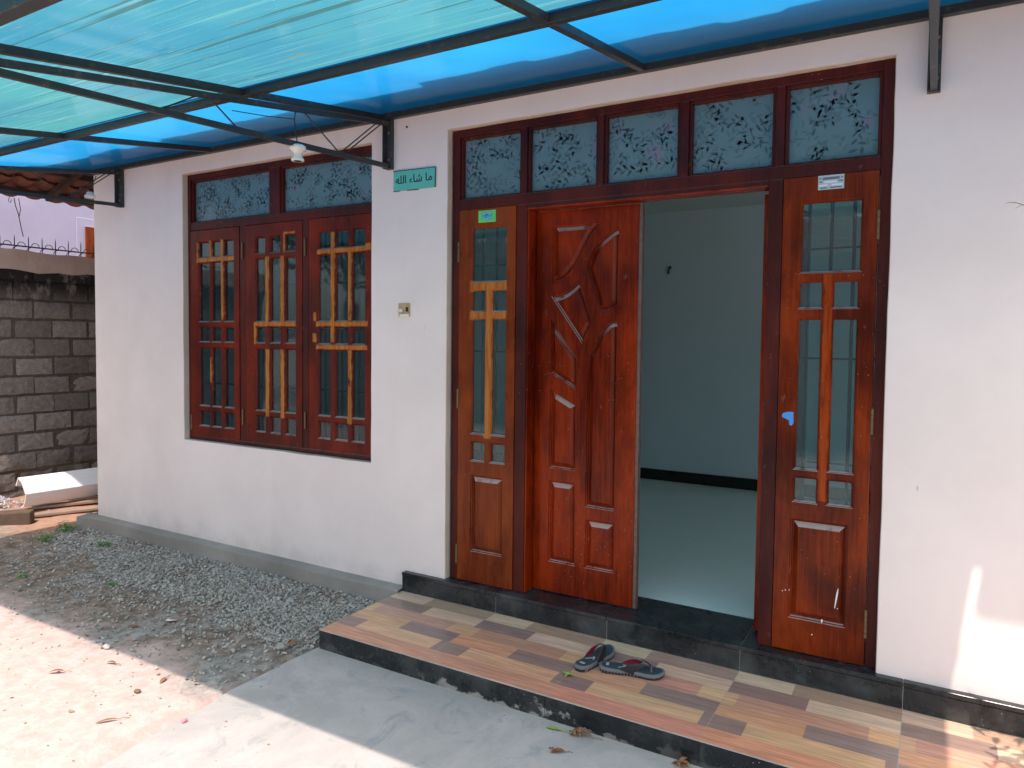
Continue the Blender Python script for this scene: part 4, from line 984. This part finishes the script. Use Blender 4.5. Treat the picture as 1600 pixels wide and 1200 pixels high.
# neighbour's house past the wall
nb = thing('neighbour_house', (-8.0, 4, G), 'pale lilac painted house wall with a wooden window past the block wall', 'house')
mb = MB(); mb.box(-11, -7.5, -3, 12, -.3, 4.6); mb.build('wall', M['nwall'], nb)
mb = MB(); mb.box(-7.499, -7.49, 2.09, 4.0, 1.2, 2.86); mb.build('window_surround', M['nwall'], nb, bevel=.01)
mb = MB(); mb.box(-7.489, -7.455, 2.20, 3.9, 1.3, 2.75); mb.build('window_frame', M['sideL'], nb, bevel=.004)
mb = MB(); mb.box(-7.454, -7.449, 2.30, 2.95, 1.4, 2.64); mb.box(-7.454, -7.449, 3.05, 3.8, 1.4, 2.64); mb.build('window_glass', M['wglass'], nb)

# white plastic channel lying in the passage
S0 = Vector((-4.34, -.12, 0)); D = Vector((.10, .995, 0)).normalized(); A = Vector((D.y, -D.x, 0))     # A points towards the camera side
prof = [(-.085, .035), (-.035, .105), (.04, .078), (.13, -.015), (.118, -.06), (.075, -.13), (.02, -.145)]
th = .009
ch = thing('plastic_channel', (-4.2, .3, -.15), 'white plastic channel lying on boards between the house and the block wall', 'plastic channel')
def chan(prof, L, shift):
    mb = MB(); pts = []
    for i, (a, z) in enumerate(prof): pts.append((a, z))
    inn = [(a*.88+.003, z-.012 if z > -.05 else z*.93) for a, z in prof]; loop = pts+inn[::-1]; n = len(loop)
    vs = [S0+D*s+A*a+Vector((0, 0, z)) for s in (shift, shift+L) for a, z in loop]
    mb.add(vs, [(i, (i+1) % n, n+(i+1) % n, n+i) for i in range(n)])
    m = len(prof)
    for off in (0, n): mb.add([vs[off+i] for i in range(n)], [(i, i+1, n-2-i, n-1-i) for i in range(m-1)])
    return mb
chan(prof, 1.7, 0).build('channel', M['white'], ch, bevel=.004)
for a0, x0, y0, L, wd, z, lab in ((.42, -4.45, -.25, 1.5, .10, -.165, 'grey plank under the white channel, nearer the block wall'), (.40, -4.17, -.38, 1.45, .07, -.172, 'reddish plank under the front edge of the white channel')):
    mb = MB(); p = Vector((x0, y0, z)); d = Vector((math.sin(a0), math.cos(a0), 0)); mb.bar(p, p+d*L, wd, .022); tag(mb.build('plank', M['board'], bevel=.003), lab, 'plank')
for i, (x, y, yaw, L, lab) in enumerate(((-4.42, -.36, .3, .22, 'broken wood scrap at the edge of the stone heap'), (-4.25, -.40, 1.2, .14, 'short wood scrap leaning on the dark kerb block'), (-3.86, -.60, .2, .13, 'flat tan chip in front of the dark kerb block'))):
    mb = MB(); d = Vector((math.cos(yaw), math.sin(yaw), .12)); p = Vector((x, y, G+.035)); mb.bar(p-d*L/2, p+d*L/2, .045, .012); tag(mb.build('wood_scrap', M['board'], bevel=.002), lab, 'wood scrap')
mb = MB(); a = Vector((-4.35, -.66, G+.045)); b = Vector((-3.93, -.22, G+.045)); mb.bar(a, b, .10, .13)
tag(mb.build('kerb_block', M['kerb'], bevel=.012), 'dark mossy kerb block at the left border of the yard', 'kerb block')

# sprig of a plant reaching in at the right border, more of it outside the frame
pl = thing('shrub', (3.0, -.62, G), 'leafy shrub at the right border whose one sprig reaches over the wall', 'shrub')
mb = MB(); ml = MB(); rr = random.Random(21)
def branch(p, q, r0, r1): mb.tube([p, (Vector(p)+Vector(q))/2+Vector((rr.uniform(-.02, .02), rr.uniform(-.02, .02), .01)), q], [r0, (r0+r1)/2, r1], 6)
branch((3.0, -.80, -.21), (2.98, -.80, .75), .016, .010); branch((2.98, -.80, .75), (2.95, -.80, 1.5), .010, .006); branch((2.95, -.8, 1.5), (2.53, -.78, 1.71), .005, .002)
branch((2.98, -.80, .7), (2.66, -.72, 1.05), .007, .003); branch((2.98, -.80, 1.0), (2.62, -.70, .78), .006, .003)
for (cx, cy, cz_, n, sp) in ((2.69, -.66, 1.02, 16, .07), (2.68, -.62, .75, 14, .07), (2.86, -.75, 1.35, 26, .12), (2.9, -.7, 1.0, 26, .12), (3.1, -.7, 1.2, 30, .16)):
    for i in range(n): leafmesh(ml, (max(2.60, cx+rr.gauss(0, sp)), cy+rr.gauss(0, sp), cz_+rr.gauss(0, sp)), rr.uniform(.05, .10), rr.uniform(.018, .03), rr.uniform(0, 6.28), rr.uniform(.1, .5), rr.uniform(-.9, .9), n=4)
for i, (x, z) in enumerate(((2.50, 1.708), (2.47, 1.695), (2.50, 1.735), (2.445, 1.70))): leafmesh(ml, (x, -.78, z), .055, .012, math.pi+rr.uniform(-.5, .5), .3, (-.45, .35, .8, -.2)[i], n=4)
mb.build('stem', M['stick'], pl); ml.build('foliage', M['yelleaf'], pl, fix=False)

# ------------------------------------------------------------------ behind the camera: what the glass reflects
ob = thing('opposite_house', (0, -11, G), 'pale house with red tile roof across the yard', 'house')
mb = MB(); mb.box(-9, 7, -14, -10.2, -.3, 2.9); mb.build('wall', M['nwall'], ob)
mb = MB(); tiled(mb, (7.4, -9.7, 2.75), (-1, 0, 0), (0, -1, .45), 7, .36, 16.8); mb.build('roof', M['rooftile'], ob, fix=False)
yw = thing('yard_wall', (0, -6.9, G), 'low grey yard wall across from the house', 'wall')
mb = MB(); mb.box(-9, 9, -7.7, -7.55, -.3, 1.5, 0, (.3, .28, .26)); mb.build('wall', M['block'], yw)
for i, (x, y, h) in enumerate(((-6.5, -9.0, 5.5), (-1.5, -16, 7.5), (4.5, -16, 7), (9.5, -9, 6), (-12, -12, 7), (10, 1.5, 5.5))):
    tr = thing('tree', (x, y, G), ['broad tree at the far left of the opposite yard', 'tall tree rising behind the middle of the opposite roof', 'tree behind the right half of the opposite roof', 'tree at the right end of the opposite yard', 'distant tree past the opposite left corner', 'tree beside the right end of the house'][i], 'tree')
    mb = MB(); rr = random.Random(i+40); mb.tube([(x, y, G), (x+.1, y, h*.3), (x-.05, y+.1, h*.55)], [.2, .15, .09], 9)
    lobes = []
    for k in range(9):
        a = rr.uniform(0, 6.28); q = rr.uniform(.3, h*.26); c = Vector((x+q*math.cos(a), y+q*math.sin(a), h*rr.uniform(.5, .95))); lobes.append(c); mb.tube([(x, y, h*rr.uniform(.3, .5)), tuple(c)], [.06, .015], 6)
    mb.build('trunk', M['bark'], tr); ml = MB()
    for c in lobes:
        R_ = h*rr.uniform(.10, .17)
        for k in range(230):
            v = Vector((rr.gauss(0, 1), rr.gauss(0, 1), rr.gauss(0, .8))).normalized()*R_*rr.uniform(.5, 1.1); p = c+v; s = rr.uniform(.07, .16)
            a1 = Vector((rr.gauss(0, 1), rr.gauss(0, 1), rr.gauss(0, 1))).normalized()*s; b1 = a1.orthogonal().normalized()*s*.5
            ml.add([p-a1, p+b1, p+a1, p-b1], [(0, 1, 2, 3)])
    ml.build('crown', M['foliage'], tr, fix=False)
